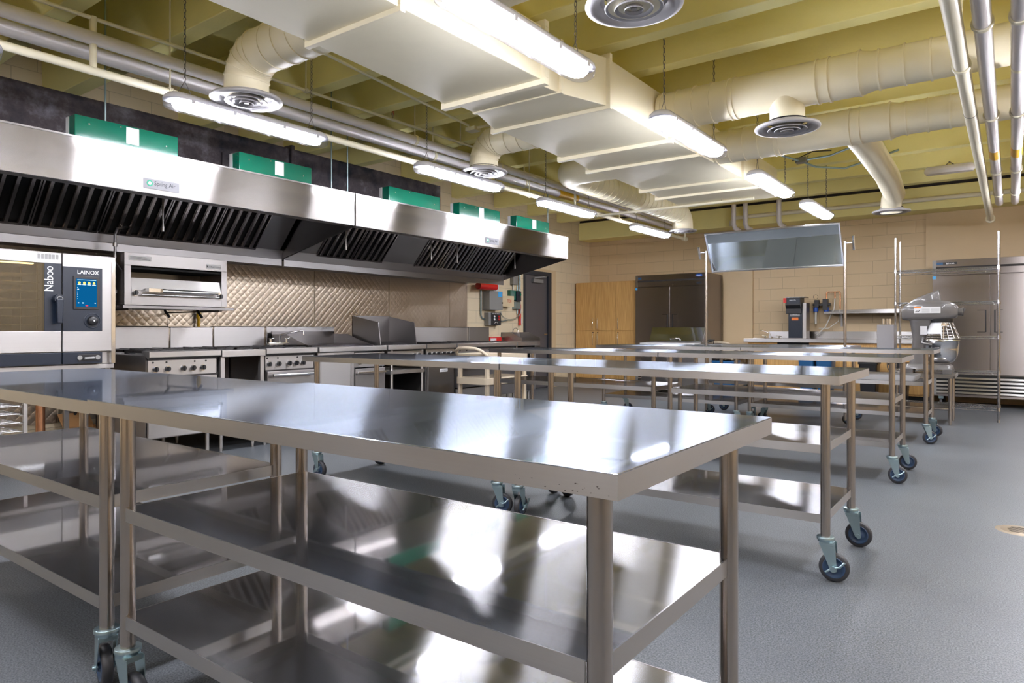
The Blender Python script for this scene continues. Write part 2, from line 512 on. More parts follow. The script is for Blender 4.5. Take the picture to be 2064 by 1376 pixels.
def text(name, s, size, m, parent, mtx, label=None, depth=0.0006, align='LEFT', sx=1.0):
    """lettering as a mesh; it lies in its local xy plane, mtx places it"""
    cu = bpy.data.curves.new('t', 'FONT')
    cu.body = s; cu.size = size; cu.extrude = depth; cu.align_x = align; cu.resolution_u = 3
    to = bpy.data.objects.new('t', cu)
    COL.objects.link(to)
    dg = bpy.context.evaluated_depsgraph_get()
    me = bpy.data.meshes.new_from_object(to.evaluated_get(dg))
    bpy.data.objects.remove(to); bpy.data.curves.remove(cu)
    me.transform(mtx @ Matrix.Diagonal((sx, 1, 1, 1)))
    me.materials.clear(); me.materials.append(M[m])
    me.name = name
    o = bpy.data.objects.new(name, me)
    COL.objects.link(o)
    if parent is not None: o.parent = parent
    if label: o['label'] = label
    return o

# text plane facing local -y, reading along +x
def front(x, y, z, tilt=0.0):
    return Matrix.Translation((x, y, z)) @ Matrix.Rotation(PI / 2 + tilt, 4, 'X')

def scribble(parent, x0, x1, y, z, h, m='text_dark'):
    """print too small to read: a row of short uneven strokes"""
    mb = MB(); x = x0; rr = random.Random(int(x0 * 1000))
    while x < x1:
        w_ = rr.uniform(0.12, 0.3) * h; hh_ = h * rr.choice((0.7, 0.75, 1.0))
        mb.box(x, x + w_, y - 0.0003, y, z, z + hh_)
        if rr.random() < 0.6: mb.box(x + w_, x + 2.0 * w_, y - 0.0003, y, z + hh_ * rr.choice((0, 0.4)), z + hh_ * 0.6)
        x += w_ + h * rr.uniform(0.3, 0.5)
    return mb.build('print', m, parent)

LW = -7.15          # left wall plane
BW = 12.5           # back wall plane
R90 = PI / 2

# ================================================================ THE SETTING
struct(MB().box(LW - 0.3, 4.2, -4.2, BW + 0.3, -0.1, 0.0).build('floor', 'epoxy_floor'))
struct(MB().box(LW - 0.3, 4.2, BW, BW + 0.2, 0, 4.0).build('wall_back', 'block_paint_back'))
struct(MB().box(4.0, 4.2, -4.0, BW, 0, 4.0).build('wall_right', 'wall_paint'))
struct(MB().box(LW - 0.3, 4.2, -4.2, -4.0, 0, 4.0).build('wall_front', 'wall_paint'))
# left wall in pieces round the doorway
mb = MB()
mb.box(LW - 0.25, LW, -4.0, 10.09, 0, 4.0)
mb.box(LW - 0.25, LW, 11.18, BW, 0, 4.0)
mb.box(LW - 0.25, LW, 10.09, 11.18, 2.25, 4.0)
struct(mb.build('wall_left', 'block_paint_side'))
# ceiling: slab with deep concrete stems running across the room
mb = MB().box(LW - 0.3, 4.2, -4.2, BW + 0.3, 3.8, 4.0)
for y in (-3.3, -2.0, -0.7, 0.6, 1.78, 2.46, 3.72, 4.42, 5.02, 5.75, 7.0, 8.1, 9.2, 10.2, 11.2):
    mb.prism([(y, 3.85), (y + 0.02, 3.2), (y + 0.16, 3.2), (y + 0.18, 3.85)], LW, 4.0, 'yz')
struct(mb.build('ceiling', 'ceiling_paint', bevel=0.006))
# bulkhead along the back wall, with the dark joint above it
struct(MB().box(LW, 4.0, 12.05, BW, 2.93, 3.28).box(LW, 4.0, 12.12, BW, 3.33, 3.8).build('trim_1', 'ceiling_paint', bevel=0.01))
struct(MB().box(LW, 4.0, 12.10, 12.4, 3.28, 3.33).build('trim_2', 'black_line'))
# smooth pilasters on the back wall
struct(MB().box(-4.30, -3.76, 12.46, BW + 0.01, 0, 2.93).build('trim_3', 'wall_paint'))
struct(MB().box(-1.08, 4.0, 12.46, BW + 0.01, 0, 2.93).build('trim_4', 'wall_paint'))

# door in the left wall
d = thing('door_1', 'dark grey steel door with overhead closer in the left wall', 'door', (LW, 10.09, 0), R90)
d['kind'] = 'structure'
box('door_leaf', 'door_paint', d, 0.06, 0.82, 0.03, 0.075, 0.01, 2.12, bevel=0.003)
mb = MB().box(0.0, 0.06, -0.012, 0.12, 0, 2.2).box(0.82, 0.93, -0.012, 0.12, 0, 2.2).box(0.06, 0.82, -0.012, 0.12, 2.12, 2.2)
mb.build('door_frame', 'frame_paint', d, 0.003)
mb = MB().box(0.93, 1.09, -0.004, 0.12, 0, 2.2).box(0.0, 1.09, -0.004, 0.12, 2.2, 2.25)
mb.build('reveal', 'wall_paint', d)
mb = MB().box(0.30, 0.62, -0.03, 0.03, 1.98, 2.05)
mb.tube([(0.34, -0.02, 2.07), (0.5, -0.16, 2.09), (0.72, -0.02, 2.10)], 0.01, 6)
mb.build('door_closer', 'grey_box', d, 0.004)
MB().cyl((0.74, 0.03, 1.02), (0.74, -0.03, 1.02), 0.012).cyl((0.74, -0.03, 1.02), (0.63, -0.03, 1.02), 0.009).build('door_handle', 'chrome', d)
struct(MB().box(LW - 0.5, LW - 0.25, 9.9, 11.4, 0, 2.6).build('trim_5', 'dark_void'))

# quilted steel lining on the left wall, a sheet per bay
seams = [1.5, 2.6, 3.62, 4.17, 5.48, 6.77, 8.06, 8.5]
lab = ['quilted steel wall sheet directly behind the tall combi oven', 'quilted steel wall sheet between the combi oven and the hanging broiler',
       'narrow quilted steel wall sheet behind the hanging broiler', 'quilted steel wall sheet right of the hanging broiler and its yellow gas pipe',
       'quilted steel wall sheet above the charbroiler with the tall splash guards', 'quilted steel wall sheet right of the tall splash guards',
       'narrow last quilted steel wall sheet beside the red cylinder']
for i in range(len(seams) - 1):
    o = MB().box(LW, LW + 0.012, seams[i] + 0.004, seams[i + 1] - 0.004, 0.25, 1.9).build('wall_lining_sheet', 'quilted_steel')
    tag(o, lab[i], 'wall panel', 'quilted steel sheets lining the cookline wall')

# ================================================================ WORK TABLES
def caster(parent, x, y, ang, brake, zt=0.192):
    """swivel caster under a leg at local (x, y); ang: direction the wheel trails"""
    R = Matrix.Translation((x, y, 0)) @ Matrix.Rotation(ang, 4, 'Z')
    m = MB(R)
    m.lathe([(0.0, zt + 0.002), (0.036, zt + 0.002), (0.037, zt - 0.008), (0.033, zt - 0.013), (0.033, zt - 0.02), (0.0, zt - 0.021)], 20)
    m.box(-0.022, 0.035, -0.027, 0.027, zt - 0.034, zt - 0.018)
    for sgn in (-1, 1):
        a, b = sgn * 0.0235, sgn * 0.0265
        m.prism([(-0.024, zt - 0.02), (0.042, zt - 0.02), (0.05, 0.052), (0.038, 0.044), (0.022, 0.056)], min(a, b), max(a, b), 'xz')
    m.cyl((0.036, -0.034, 0.063), (0.036, 0.034, 0.063), 0.008, 8)
    fork = m.build('caster_fork', 'zinc', parent, 0.0012)
    m = MB(R)
    w = 0.0155
    m.lathe([(0.046, -w), (0.058, -w), (0.0625, -w * 0.7), (0.0635, 0), (0.0625, w * 0.7), (0.058, w), (0.046, w)], 32, 'y', (0.036, 0, 0.0635))
    wh = m.build('wheel', 'rubber', fork)
    m = MB(R)
    m.lathe([(0.0, -w - 0.004), (0.014, -w - 0.004), (0.018, -w + 0.004), (0.036, -w + 0.006), (0.042, -w - 0.001), (0.047, -w), (0.047, w), (0.042, w + 0.001), (0.036, w - 0.006), (0.018, w - 0.004), (0.014, w + 0.004), (0.0, w + 0.004)], 28, 'y', (0.036, 0, 0.0635))
    m.build('hub', 'wheel_blue', wh)
    if brake:
        m = MB(R)
        m.tube([(0.005, -0.033, 0.045), (0.03, -0.036, 0.065), (0.062, -0.036, 0.075), (0.082, -0.033, 0.098)], 0.0055, 6)
        m.cyl((0.036, -0.03, 0.063), (0.036, -0.042, 0.063), 0.013, 10)
        m.build('brake_lever', 'zinc', fork)

def make_table(label, cat, loc, L=1.83, W=0.76, H=0.914, shelves=(0.60, 0.29), swivels=(0.2, 0.1, 0.3, 0.2), group='stainless work tables on casters', e=0.039, feet=False, name='work_table'):
    t = thing(name, label, cat, loc, 0, group)
    m = MB()
    r = 0.006
    # top sheet with turned-down, slightly rounded edges
    m.box(0, L, 0, W, H - 0.0025, H)
    m.build('table_top', 'steel_top', t, 0.0022)
    m = MB().box(0.0005, L - 0.0005, 0.0005, 0.003, H - e, H - 0.002).box(0.0005, L - 0.0005, W - 0.003, W - 0.0005, H - e, H - 0.002)
    m.box(0.0005, 0.003, 0.003, W - 0.003, H - e, H - 0.002).box(L - 0.003, L - 0.0005, 0.003, W - 0.003, H - e, H - 0.002)
    m.box(0.003, L - 0.003, 0.003, 0.018, H - e, H - e + 0.002).box(0.003, L - 0.003, W - 0.018, W - 0.003, H - e, H - e + 0.002)
    m.build('edge_band', 'steel_edge', t)
    lx, ly = 0.073, 0.08
    for k, (x, y) in enumerate(((lx, ly), (L - lx, ly), (lx, W - ly), (L - lx, W - ly))):
        leg = MB().cyl((x, y, 0.19 if not feet else 0.03), (x, y, H - 0.003), 0.0205, 24).build('leg', 'steel_leg', t)
        if feet:
            MB().cyl((x, y, 0.0), (x, y, 0.04), 0.014, 14, 0.017).build('foot', 'steel_leg', leg)
        else:
            caster(leg, x, y, swivels[k], k in (0, 1))
    for z in shelves:
        m = MB().box(lx, L - lx, ly - 0.012, W - ly + 0.012, z - 0.0025, z)
        for x in (lx, L - lx):
            pass
        sh = m.build('shelf', 'steel_shelf', t)
        m = MB().box(lx + 0.018, L - lx - 0.018, ly - 0.015, ly - 0.012, z - 0.038, z + 0.0005).box(lx + 0.018, L - lx - 0.018, W - ly + 0.012, W - ly + 0.015, z - 0.038, z + 0.0005)
        m.box(lx - 0.003, lx, ly + 0.018, W - ly - 0.018, z - 0.038, z + 0.0005).box(L - lx, L - lx + 0.003, ly + 0.018, W - ly - 0.018, z - 0.038, z + 0.0005)
        m.build('shelf_lip', 'steel_edge', sh)
    return t

t1 = make_table('nearest stainless work table on casters, its bare corner jutting at the viewer', 'table', (-2.143, 0.854, 0), L=1.70, swivels=(0.05, 0.5, 0.3, 0.2))
# scuffs on the near corner of its edge band
m = MB()
random.seed(3)
for k in range(18):
    x = 1.70 - random.uniform(0.006, 0.10) * (1 if k % 3 else 2.0); z = 0.914 - random.uniform(0.022, 0.036)
    w2 = random.uniform(0.0004, 0.0025); h2 = random.uniform(0.0003, 0.0009)
    m.add([(x - w2, -0.0002, z), (x, -0.0002, z - h2), (x + w2, -0.0002, z + h2 * 0.4), (x + w2 * 0.1, -0.0002, z + h2)], [(0, 1, 2, 3)])
m.build('scuff_mark', 'scuff', t1, label='dark scuff marks on the table edge')
make_table('work table at the left picture edge, butted to the nearest table, below the combi oven', 'table', (-4.012, 0.875, 0), L=1.83, H=0.905, swivels=(0.1, 2.9, 0.2, 0.4))
make_table('work table of the second row, left one, whose end stands before the ranges', 'table', (-4.30, 3.19, 0), L=1.86, swivels=(0.0, 0.35, 0.6, 1.5))
make_table('work table of the second row, right one, both its right casters in view', 'table', (-2.43, 3.19, 0), L=1.836, swivels=(1.7, 0.05, 2.8, 0.0))
make_table('work table of the third row, left one, in front of the wooden cupboards', 'table', (-4.36, 5.54, 0), L=1.87, swivels=(0.3, 0.4, 0.6, 1.5))
make_table('work table of the third row, right one, before the steel utensil box', 'table', (-2.48, 5.54, 0), L=1.855, swivels=(1.2, 0.05, 2.8, 0.1))
make_table('work table of the fourth row, left one, in front of the sandwich fridge', 'table', (-4.28, 7.64, 0), L=1.84, swivels=(0.3, 0.4, 0.6, 1.5))
make_table('work table of the fourth row, right one, carrying the steel utensil box', 'table', (-2.436, 7.64, 0), L=1.84, swivels=(1.2, 0.3, 2.8, -0.2))

# demonstration table with the tilting overhead mirror between two posts
dt = make_table('farthest work table, with two tall posts and a tilted overhead mirror', 'demonstration table', (-3.30, 8.66, 0), L=1.80, W=0.70, shelves=(0.45,), group=None, name='demonstration_table')
for x in (0.10, 1.75):
    p = MB().cyl((x, -0.03, 0.06), (x, -0.03, 2.13), 0.0165, 18).box(x - 0.02, x + 0.02, -0.03, 0.0, 0.86, 0.9).build('post', 'steel_leg', dt)
    s = 1 if x > 1 else -1
    MB().cyl((x, -0.03, 2.115), (x + 0.09 * s, -0.03, 2.115), 0.009, 12).cyl((x + 0.09 * s, -0.06, 2.19), (x + 0.09 * s, 0.0, 2.03), 0.017, 14).build('clamp_handle', 'chrome', p)
tl = Matrix.Translation((0.925, -0.03, 2.10)) @ Matrix.Rotation(math.radians(31), 4, 'X')
mf = MB(tl)
hw, hh, fr = 0.795, 0.275, 0.017
for a in ((-hw, hw, -0.015, 0.015, hh - fr, hh), (-hw, hw, -0.015, 0.015, -hh, -hh + fr), (-hw, -hw + fr, -0.015, 0.015, -hh + fr, hh - fr), (hw - fr, hw, -0.015, 0.015, -hh + fr, hh - fr)):
    mf.box(*a)
mr = mf.build('mirror_frame', 'steel_bright', dt, 0.002)
MB(tl).box(-hw + fr, hw - fr, -0.003, 0.003, -hh + fr, hh - fr).build('mirror', 'mirror_face', mr)

# ================================================================ EXHAUST HOODS (local x runs away from the viewer along the wall, -y is the front)
def hood(label, y0, y1, filters, plates):
    L = y1 - y0
    h = thing('exhaust_hood', label, 'range hood', (LW, y0, 0), R90, 'stainless exhaust hoods over the cookline')
    F = -1.95
    box('front_panel', 'steel_hood', h, 0.003, L - 0.003, F, F + 0.012, 2.13, 2.44, bevel=0.003)
    m = MB().box(0.003, L - 0.003, F + 0.012, F + 0.11, 2.13, 2.142).box(0.003, L - 0.003, F + 0.098, F + 0.11, 2.142, 2.20)
    m.build('drip_lip', 'steel_panel', h, 0.001)
    prof = [(F + 0.012, 2.44), (F + 0.012, 2.13), (-0.76, 1.87), (-0.02, 1.87), (-0.02, 2.44)]
    for x in (0.003, L - 0.009):
        MB().prism([(p[0], p[1]) for p in prof], x, x + 0.006, 'yz').build('end_panel', 'steel_panel', h)
    box('hood_top', 'steel_panel', h, 0.003, L - 0.003, F, -0.02, 2.44, 2.452)
    # back gutter under the filters
    m = MB().prism([(-0.30, 1.87), (-0.78, 1.87), (-0.80, 1.965), (-0.79, 1.965), (-0.765, 1.885), (-0.30, 1.885)], 0.01, L - 0.01, 'yz')
    m.build('grease_gutter', 'steel_dark', h, 0.002)
    MB().box(0.01, L - 0.01, -0.775, -0.012, 1.855, 1.869).box(0.01, L - 0.01, -0.78, -0.77, 1.80, 1.869).build('back_lip', 'steel_dark', h, 0.001)
    # blank plates between filter banks
    ya, za, yb, zb = -1.22, 2.43, -0.78, 1.955
    ln = math.hypot(yb - ya, za - zb); ang = math.atan2(za - zb, -(yb - ya))
    B = Matrix.Translation((0, yb, zb)) @ Matrix.Rotation(math.atan2(za - zb, ya - yb), 4, 'X')
    # in B space: x along the hood, y up the slope
    box('baffle_backing', 'steel_dark', h, 0.01, L - 0.01, -0.30, -0.28, 1.88, 2.44)
    for (fa, fb) in plates:
        MB(B).box(fa, fb, 0, ln, -0.006, 0.006).build('blank_plate', 'steel_panel', h)
    for (fa, fb) in filters:
        n = max(1, round((fb - fa) / 0.5)); wd = (fb - fa) / n
        for k in range(n):
            x0 = fa + k * wd + 0.004; x1 = x0 + wd - 0.008
            m = MB(B)
            m.box(x0, x1, 0, 0.02, -0.02, 0.02).box(x0, x1, ln - 0.02, ln, -0.02, 0.02)
            m.box(x0, x0 + 0.012, 0, ln, -0.02, 0.02).box(x1 - 0.012, x1, 0, ln, -0.02, 0.02)
            q = 5
            st = (x1 - x0 - 0.024) / q
            for i in range(q):
                c = x0 + 0.012 + st * (i + 0.5)
                m.prism([(c - 0.019, 0.012), (c - 0.012, 0.024), (c + 0.012, 0.024), (c + 0.019, 0.012), (c + 0.019, 0.002), (c + 0.015, 0.002), (c + 0.015, 0.010), (c + 0.010, 0.020), (c - 0.010, 0.020), (c - 0.015, 0.010), (c - 0.015, 0.002), (c - 0.019, 0.002)], 0.02, ln - 0.02, 'xz')
            gf = m.build('grease_filter', 'steel_baffle', h)
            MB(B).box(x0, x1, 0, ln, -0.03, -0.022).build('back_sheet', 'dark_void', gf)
    return h
h1 = hood('near exhaust hood over the combi oven and the hanging broiler', 0.48, 4.476, [(0.1, 3.66)], [(3.66, 3.95)])
h2 = hood('far exhaust hood whose slanted end panel stands beside the red cylinder', 4.484, 8.47, [(0.42, 1.42), (1.98, 3.9)], [(0.06, 0.42), (1.42, 1.98)])

def spring_plate(parent, x, z, sc=1.0):
    y = -1.95
    pl = box('name_plate', 'plate_silver', parent, x, x + 0.27 * sc, y - 0.003, y, z, z + 0.075 * sc, bevel=0.002, label='white name plate')
    m = MB()
    c = (x + 0.045 * sc, y - 0.004, z + 0.04 * sc)
    for k in range(10):
        a = 2 * PI * k / 10
        p = (c[0] + 0.017 * sc * math.cos(a), c[1], c[2] + 0.017 * sc * math.sin(a))
        m.cyl((p[0], y - 0.0055, p[2]), (p[0], y - 0.002, p[2]), 0.0068 * sc, 8)
    m.build('logo', 'text_green', pl)
    m = MB().cyl((c[0], y - 0.0065, c[2]), (c[0], y - 0.003, c[2]), 0.012 * sc, 14).build('logo', 'white_plastic', pl)
    text('lettering', 'Spring Air', 0.046 * sc, 'text_dark', pl, front(x + 0.078 * sc, y - 0.004, z + 0.03 * sc) @ Matrix.Shear('XZ', 4, (0, 0)), sx=0.86)
spring_plate(h1, 1.975, 2.168)
spring_plate(h2, 2.05, 2.17)
# sprinkler drops below the hoods
for (par, x, z0, z1) in ((h1, 2.37, 1.95, 2.28), (h2, 0.30, 1.98, 2.28), (h2, 1.62, 1.98, 2.30), (h2, 2.10, 1.98, 2.30), (h2, 3.35, 2.0, 2.30)):
    MB().cyl((x, -1.45, z0), (x, -1.45, z1 + 0.14), 0.008, 8).cyl((x, -1.45, z0 - 0.02), (x, -1.45, z0 + 0.02), 0.014, 8).build('spray_nozzle', 'steel_dark', par)
m = MB()
m.box(3.50, 3.66, -0.90, -0.885, 1.96, 2.16)
# switch plate on the slanted end panel of the far hood
sw = MB().box(3.98, 3.992, -1.05, -0.82, 1.93, 2.19).build('switch_plate', 'steel_bright', h2, 0.002)
MB().box(3.992, 4.0, -1.0, -0.87, 2.07, 2.14).box(3.992, 4.0, -0.96, -0.93, 1.97, 2.03).build('switch', 'black_plastic', sw)

# light boxes on top of the hoods
for i, (y0, l, lb) in enumerate(((2.0, 0.72, 'green painted box on the near hood, nearest the viewer, with a white label'),
                             (3.24, 0.73, 'green painted box on the near hood, second from the viewer, above the broiler'),
                             (4.94, 0.78, 'green painted box on the far hood just past the joint, with no label'),
                             (6.06, 0.78, 'green painted box on the far hood, between two other green boxes'),
                             (7.2, 0.78, 'green painted box at the far end of the far hood'))):
    g = thing('green_box', lb, 'box', (LW + 1.90, y0, 2.452), R90, 'green boxes on top of the hoods')
    box('body', 'green_paint', g, 0, l, -0.04, 0.10, 0, 0.15, bevel=0.003)
    box('back_edge', 'white_plastic', g, -0.004, 0.004, 0.06, 0.10, 0.002, 0.148)
    if i != 2:
        box('paper_label', 'paper', g, l * 0.47, l * 0.47 + 0.09, -0.0415, -0.04, 0.02, 0.14, label='white paper label')
    m = MB()
    for (x, z) in ((0.09, 0.10), (l - 0.09, 0.06), (0.3, 0.13)):
        m.cyl((x, -0.044, z), (x, -0.04, z), 0.006, 8)
    m.build('screw', 'chrome', g)
# hanger rods of the hoods
for i, (y, lb) in enumerate(((2.28, 'steel hanger rod rising from the near hood beside the nearest green box'), (4.36, 'steel hanger rod before the hood joint, left one of the pair'), (4.56, 'steel hanger rod after the hood joint, right one of the pair'), (8.25, 'steel hanger rod at the far end of the far hood'))):
    tag(MB().cyl((LW + 1.74, y, 2.452), (LW + 1.74, y, 3.8), 0.0075, 8).box(LW + 1.715, LW + 1.765, y - 0.025, y + 0.025, 2.452, 2.458).build('hanger_rod', 'zinc'), lb, 'rod', 'rods holding up the hoods')

# black iron duct behind the boxes
bd = thing('exhaust_duct', 'blackened welded steel duct running above the hoods', 'duct', (LW, -1.0, 0), R90)
for (a, b) in ((0, 2.15), (2.19, 5.3), (5.34, 7.6)):
    box('duct_section', 'black_steel', bd, a, b, -1.15, -0.45, 2.52, 2.98, bevel=0.004)
for x in (2.15, 5.3):
    box('flange', 'black_steel', bd, x, x + 0.04, -1.18, -0.43, 2.49, 3.01)
m = MB().box(4.55, 5.15, -1.165, -1.15, 2.62, 2.78)
for k in range(5):
    m.cyl((4.62 + k * 0.115, -1.175, 2.68 + (0.05 if k in (0, 4) else 0)), (4.62 + k * 0.115, -1.16, 2.68 + (0.05 if k in (0, 4) else 0)), 0.012, 8)
m.build('access_door', 'black_steel', bd)
m = MB()
for x in (0.8, 3.2, 6.2):
    m.box(x, x + 0.7, -1.0, -0.5, 2.452, 2.52)
m.build('collar', 'black_steel', bd)

# ================================================================ CEILING LIGHTS
def stadium(L, W, z, n=10):
    pts = []
    r = W / 2
    for k in range(n + 1):
        a = -PI / 2 + PI * k / n
        pts.append((r * math.cos(a), L / 2 - r + 0 + r * 0 , z)) if False else None
        pts.append((math.sin(a) * r, L / 2 - r + math.cos(a) * r, z))
    for k in range(n + 1):
        a = PI / 2 + PI * k / n
        pts.append((math.sin(a) * r, -L / 2 + r + math.cos(a) * r, z))
    return pts
def make_light(L=1.30):
    t = thing('pendant_light', 'x', 'ceiling light', (0, 0, 0))
    m = MB().loft([stadium(L - 0.12, 0.116, 0.056), stadium(L + 0.0, 0.179, 0.056), stadium(L + 0.002, 0.181, 0.062), stadium(L - 0.01, 0.172, 0.078), stadium(L - 0.06, 0.133, 0.100), stadium(L - 0.09, 0.104, 0.104)])
    m.build('housing', 'housing', t)
    m = MB().loft([stadium(L - 0.14, 0.099, 0.012, 5), stadium(L - 0.13, 0.137, 0.022, 5), stadium(L - 0.12, 0.148, 0.034, 5), stadium(L - 0.15, 0.120, 0.055, 5)], smooth=False)
    m.build('lamp', 'lamp_lens', t)
    m = MB().loft([stadium(L - 0.05, 0.116, 0.0), stadium(L - 0.015, 0.160, 0.012), stadium(L - 0.002, 0.181, 0.045), stadium(L - 0.003, 0.179, 0.056)], cap=False)
    m.add(stadium(L - 0.05, 0.116, 0.0), [tuple(range(21, -1, -1))])
    m.build('clear_cover', 'clear_lens', t)
    for y in (-0.5, -0.2, 0.2, 0.5):
        for s in (-1, 1):
            MB().box(s * 0.09 - 0.004, s * 0.09 + 0.004, y - 0.012, y + 0.012, 0.035, 0.062).build('clip', 'housing', t)
    # chains with a V of wire at each end
    for s in (-1, 1):
        y = s * (L / 2 - 0.14)
        m = MB()
        zt, zc = 1.23, 0.20
        for e in (-1, 1):
            m.tube([(0, y + e * 0.055, 0.10), (0, y, zc)], 0.0022, 4)
        n = 36; st = (zt - zc) / n
        for k in range(n):
            z = zc + st * (k + 0.5)
            pts = []
            for q in range(6):
                a = 2 * PI * q / 6
                dx, dz = 0.008 * math.cos(a), st * 0.66 * math.sin(a)
                pts.append((dx, y, z + dz) if k % 2 else (0, y + dx, z + dz))
            m.tube(pts, 0.0024, 4, closed=True)
        m.build('chain', 'steel_dark', t)
    return t
proto = make_light()
gl = 'pendant strip lights hung on chains'
spots = [(-4.45, 0.70, 'hanging strip light cut off by the left picture edge'),
         (-4.45, 2.88, 'glowing strip light hung beside the near hood, before the first green boxes'),
         (-4.42, 5.18, 'glowing strip light beside the far hood, second of the left row fully in view'),
         (-4.47, 7.28, 'glowing strip light over the far end of the far hood'),
         (-4.47, 9.72, 'glowing strip light at the far end of the left row by the wooden cupboards'),
         (-2.02, 2.86, 'largest glowing strip light, nearest, below the big rectangular duct'),
         (-2.02, 5.12, 'glowing strip light at the right side of the duct, second of the right row'),
         (-2.02, 7.36, 'glowing strip light of the right row, third from the viewer'),
         (-1.98, 9.25, 'last glowing strip light of the right row, above the tilted mirror')]
for i, (x, y, lb) in enumerate(spots):
    o = proto if i == 0 else copy_tree(proto)
    o.location = (x, y, 2.57)
    tag(o, lb, 'ceiling light', gl)
# unseen lights added for the room's brightness, to the right and behind the viewer
for i, (x, y) in enumerate([(0.45, 2.86), (0.45, 5.12), (0.45, 7.36), (0.45, 9.6), (-2.02, 0.55), (0.45, 0.55), (-4.45, -1.6), (-2.02, -1.7), (0.45, -1.7), (2.7, 1.7), (2.7, 5.12), (2.7, 8.5)]):
    o = copy_tree(proto)
    o.location = (x, y, 2.57)
    tag(o, 'strip light added outside the picture to light the room', 'ceiling light', gl)

# unlit emergency fitting under the far stems
u = thing('emergency_light', 'small unlit grey strip fitting fixed up under the far ceiling', 'light', (-0.62, 10.05, 3.06))
MB(Matrix.Rotation(R90, 4, 'Z')).loft([stadium(0.5, 0.12, 0.0), stadium(0.54, 0.16, 0.03), stadium(0.54, 0.16, 0.06), stadium(0.5, 0.12, 0.09)]).build('housing', 'white_jacket', u)
MB().tube([(-0.05, 0, 0.09), (0.0, 0.02, 0.14), (0.06, 0, 0.09)], 0.006, 6).cyl((0.0, 0.02, 0.13), (0, 0.02, 0.15), 0.01, 6).build('bracket', 'steel_dark', u)

# ================================================================ DUCTWORK
md = thing('supply_duct', 'big cream rectangular air duct running down the middle of the ceiling', 'duct', (-2.9, 0, 0))
ZB, ZT = 2.75, 3.10
def sect(y0, l0, r0, y1, l1, r1, zb0=ZB, zb1=ZB, zt0=ZT, zt1=ZT):
    m = MB()
    m.add([(l0, y0, zb0), (r0, y0, zb0), (r0, y0, zt0), (l0, y0, zt0), (l1, y1, zb1), (r1, y1, zb1), (r1, y1, zt1), (l1, y1, zt1)],
          [(0, 1, 2, 3), (7, 6, 5, 4), (0, 4, 5, 1), (1, 5, 6, 2), (2, 6, 7, 3), (3, 7, 4, 0)])
    m.build('duct_section', 'duct_paint', md, 0.004)
def flange(y, l, r, t=0.035, o=0.028):
    m = MB().box(l - o, r + o, y - t / 2, y + t / 2, ZB - o, ZB + 0.01).box(l - o, r + o, y - t / 2, y + t / 2, ZT - 0.01, ZT + o)
    m.box(l - o, l + 0.01, y - t / 2, y + t / 2, ZB + 0.01, ZT - 0.01).box(r - 0.01, r + o, y - t / 2, y + t / 2, ZB + 0.01, ZT - 0.01)
    m.build('flange', 'duct_paint', md, 0.003)
q = 2.9
sect(-3.5, -3.22 + q, -2.5 + q, 2.45, -3.22 + q, -2.5 + q); flange(1.1, -3.22 + q, -2.5 + q); flange(2.45, -3.23 + q, -2.51 + q)
sect(2.45, -3.22 + q, -2.5 + q, 3.72, -3.32 + q, -2.48 + q); flange(3.72, -3.32 + q, -2.48 + q, 0.05, 0.035)
sect(3.72, -3.27 + q, -2.55 + q, 4.0, -3.27 + q, -2.52 + q); flange(3.98, -3.27 + q, -2.5 + q, 0.03, 0.01)
sect(4.0, -3.27 + q, -2.52 + q, 4.43, -3.42 + q, -2.38 + q); flange(4.43, -3.43 + q, -2.38 + q)
sect(4.43, -3.40 + q, -2.38 + q, 5.53, -3.46 + q, -2.38 + q); flange(5.53, -3.47 + q, -2.38 + q, 0.05, 0.035)
sect(5.53, -3.40 + q, -2.38 + q, 6.15, -3.50 + q, -2.36 + q); flange(6.15, -3.53 + q, -2.36 + q)
sect(6.15, -3.46 + q, -2.36 + q, 7.38, -3.50 + q, -2.34 + q); flange(7.38, -3.52 + q, -2.34 + q)
sect(7.38, -3.48 + q, -2.34 + q, 7.92, -3.54 + q, -2.34 + q); flange(7.92, -3.56 + q, -2.34 + q)
sect(7.92, -3.50 + q, -2.34 + q, 8.75, -3.56 + q, -2.34 + q)

def diffuser(parent, x, y, z, r=0.235):
    m = MB()
    m.lathe([(r * 0.60, z + 0.035), (r * 0.98, z + 0.022), (r, z + 0.010), (r * 0.985, z + 0.002), (r * 0.86, z - 0.004), (r * 0.72, z + 0.012), (r * 0.66, z + 0.05)], 40, c=(x, y, 0))
    dd = m.build('diffuser', 'diffuser', parent)
    for rr, dz in ((0.60, 0.0), (0.40, -0.006), (0.20, -0.010)):
        MB().lathe([(r * rr * 0.55, z + 0.045 + dz), (r * rr * 0.80, z + 0.022 + dz), (r * rr, z - 0.002 + dz), (r * rr * 0.97, z - 0.008 + dz), (r * rr * 0.80, z + 0.008 + dz)], 32, c=(x, y, 0)).build('cone_ring', 'diffuser', dd)
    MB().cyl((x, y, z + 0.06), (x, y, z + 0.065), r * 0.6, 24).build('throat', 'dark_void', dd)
    MB().cyl((x, y, z - 0.012), (x, y, z + 0.05), 0.016, 10).build('hub', 'diffuser', dd)

def arc(c, r, a0, a1, n, f):
    return [f(c, r, a0 + (a1 - a0) * k / n) for k in range(n + 1)]

def ribs(parent, pts, r, every=0.12, name='seam_rib'):
    """rolled seams of round duct: slim rings along a straight run"""
    a, b = Vector(pts[0]), Vector(pts[1]); L = (b - a).length; d = (b - a) / L
    t = every
    while t < L:
        p = a + d * t
        MB().cyl(p - d * 0.006, p + d * 0.006, r + 0.008, 28, caps=True).build(name, 'duct_paint', parent)
        t += every

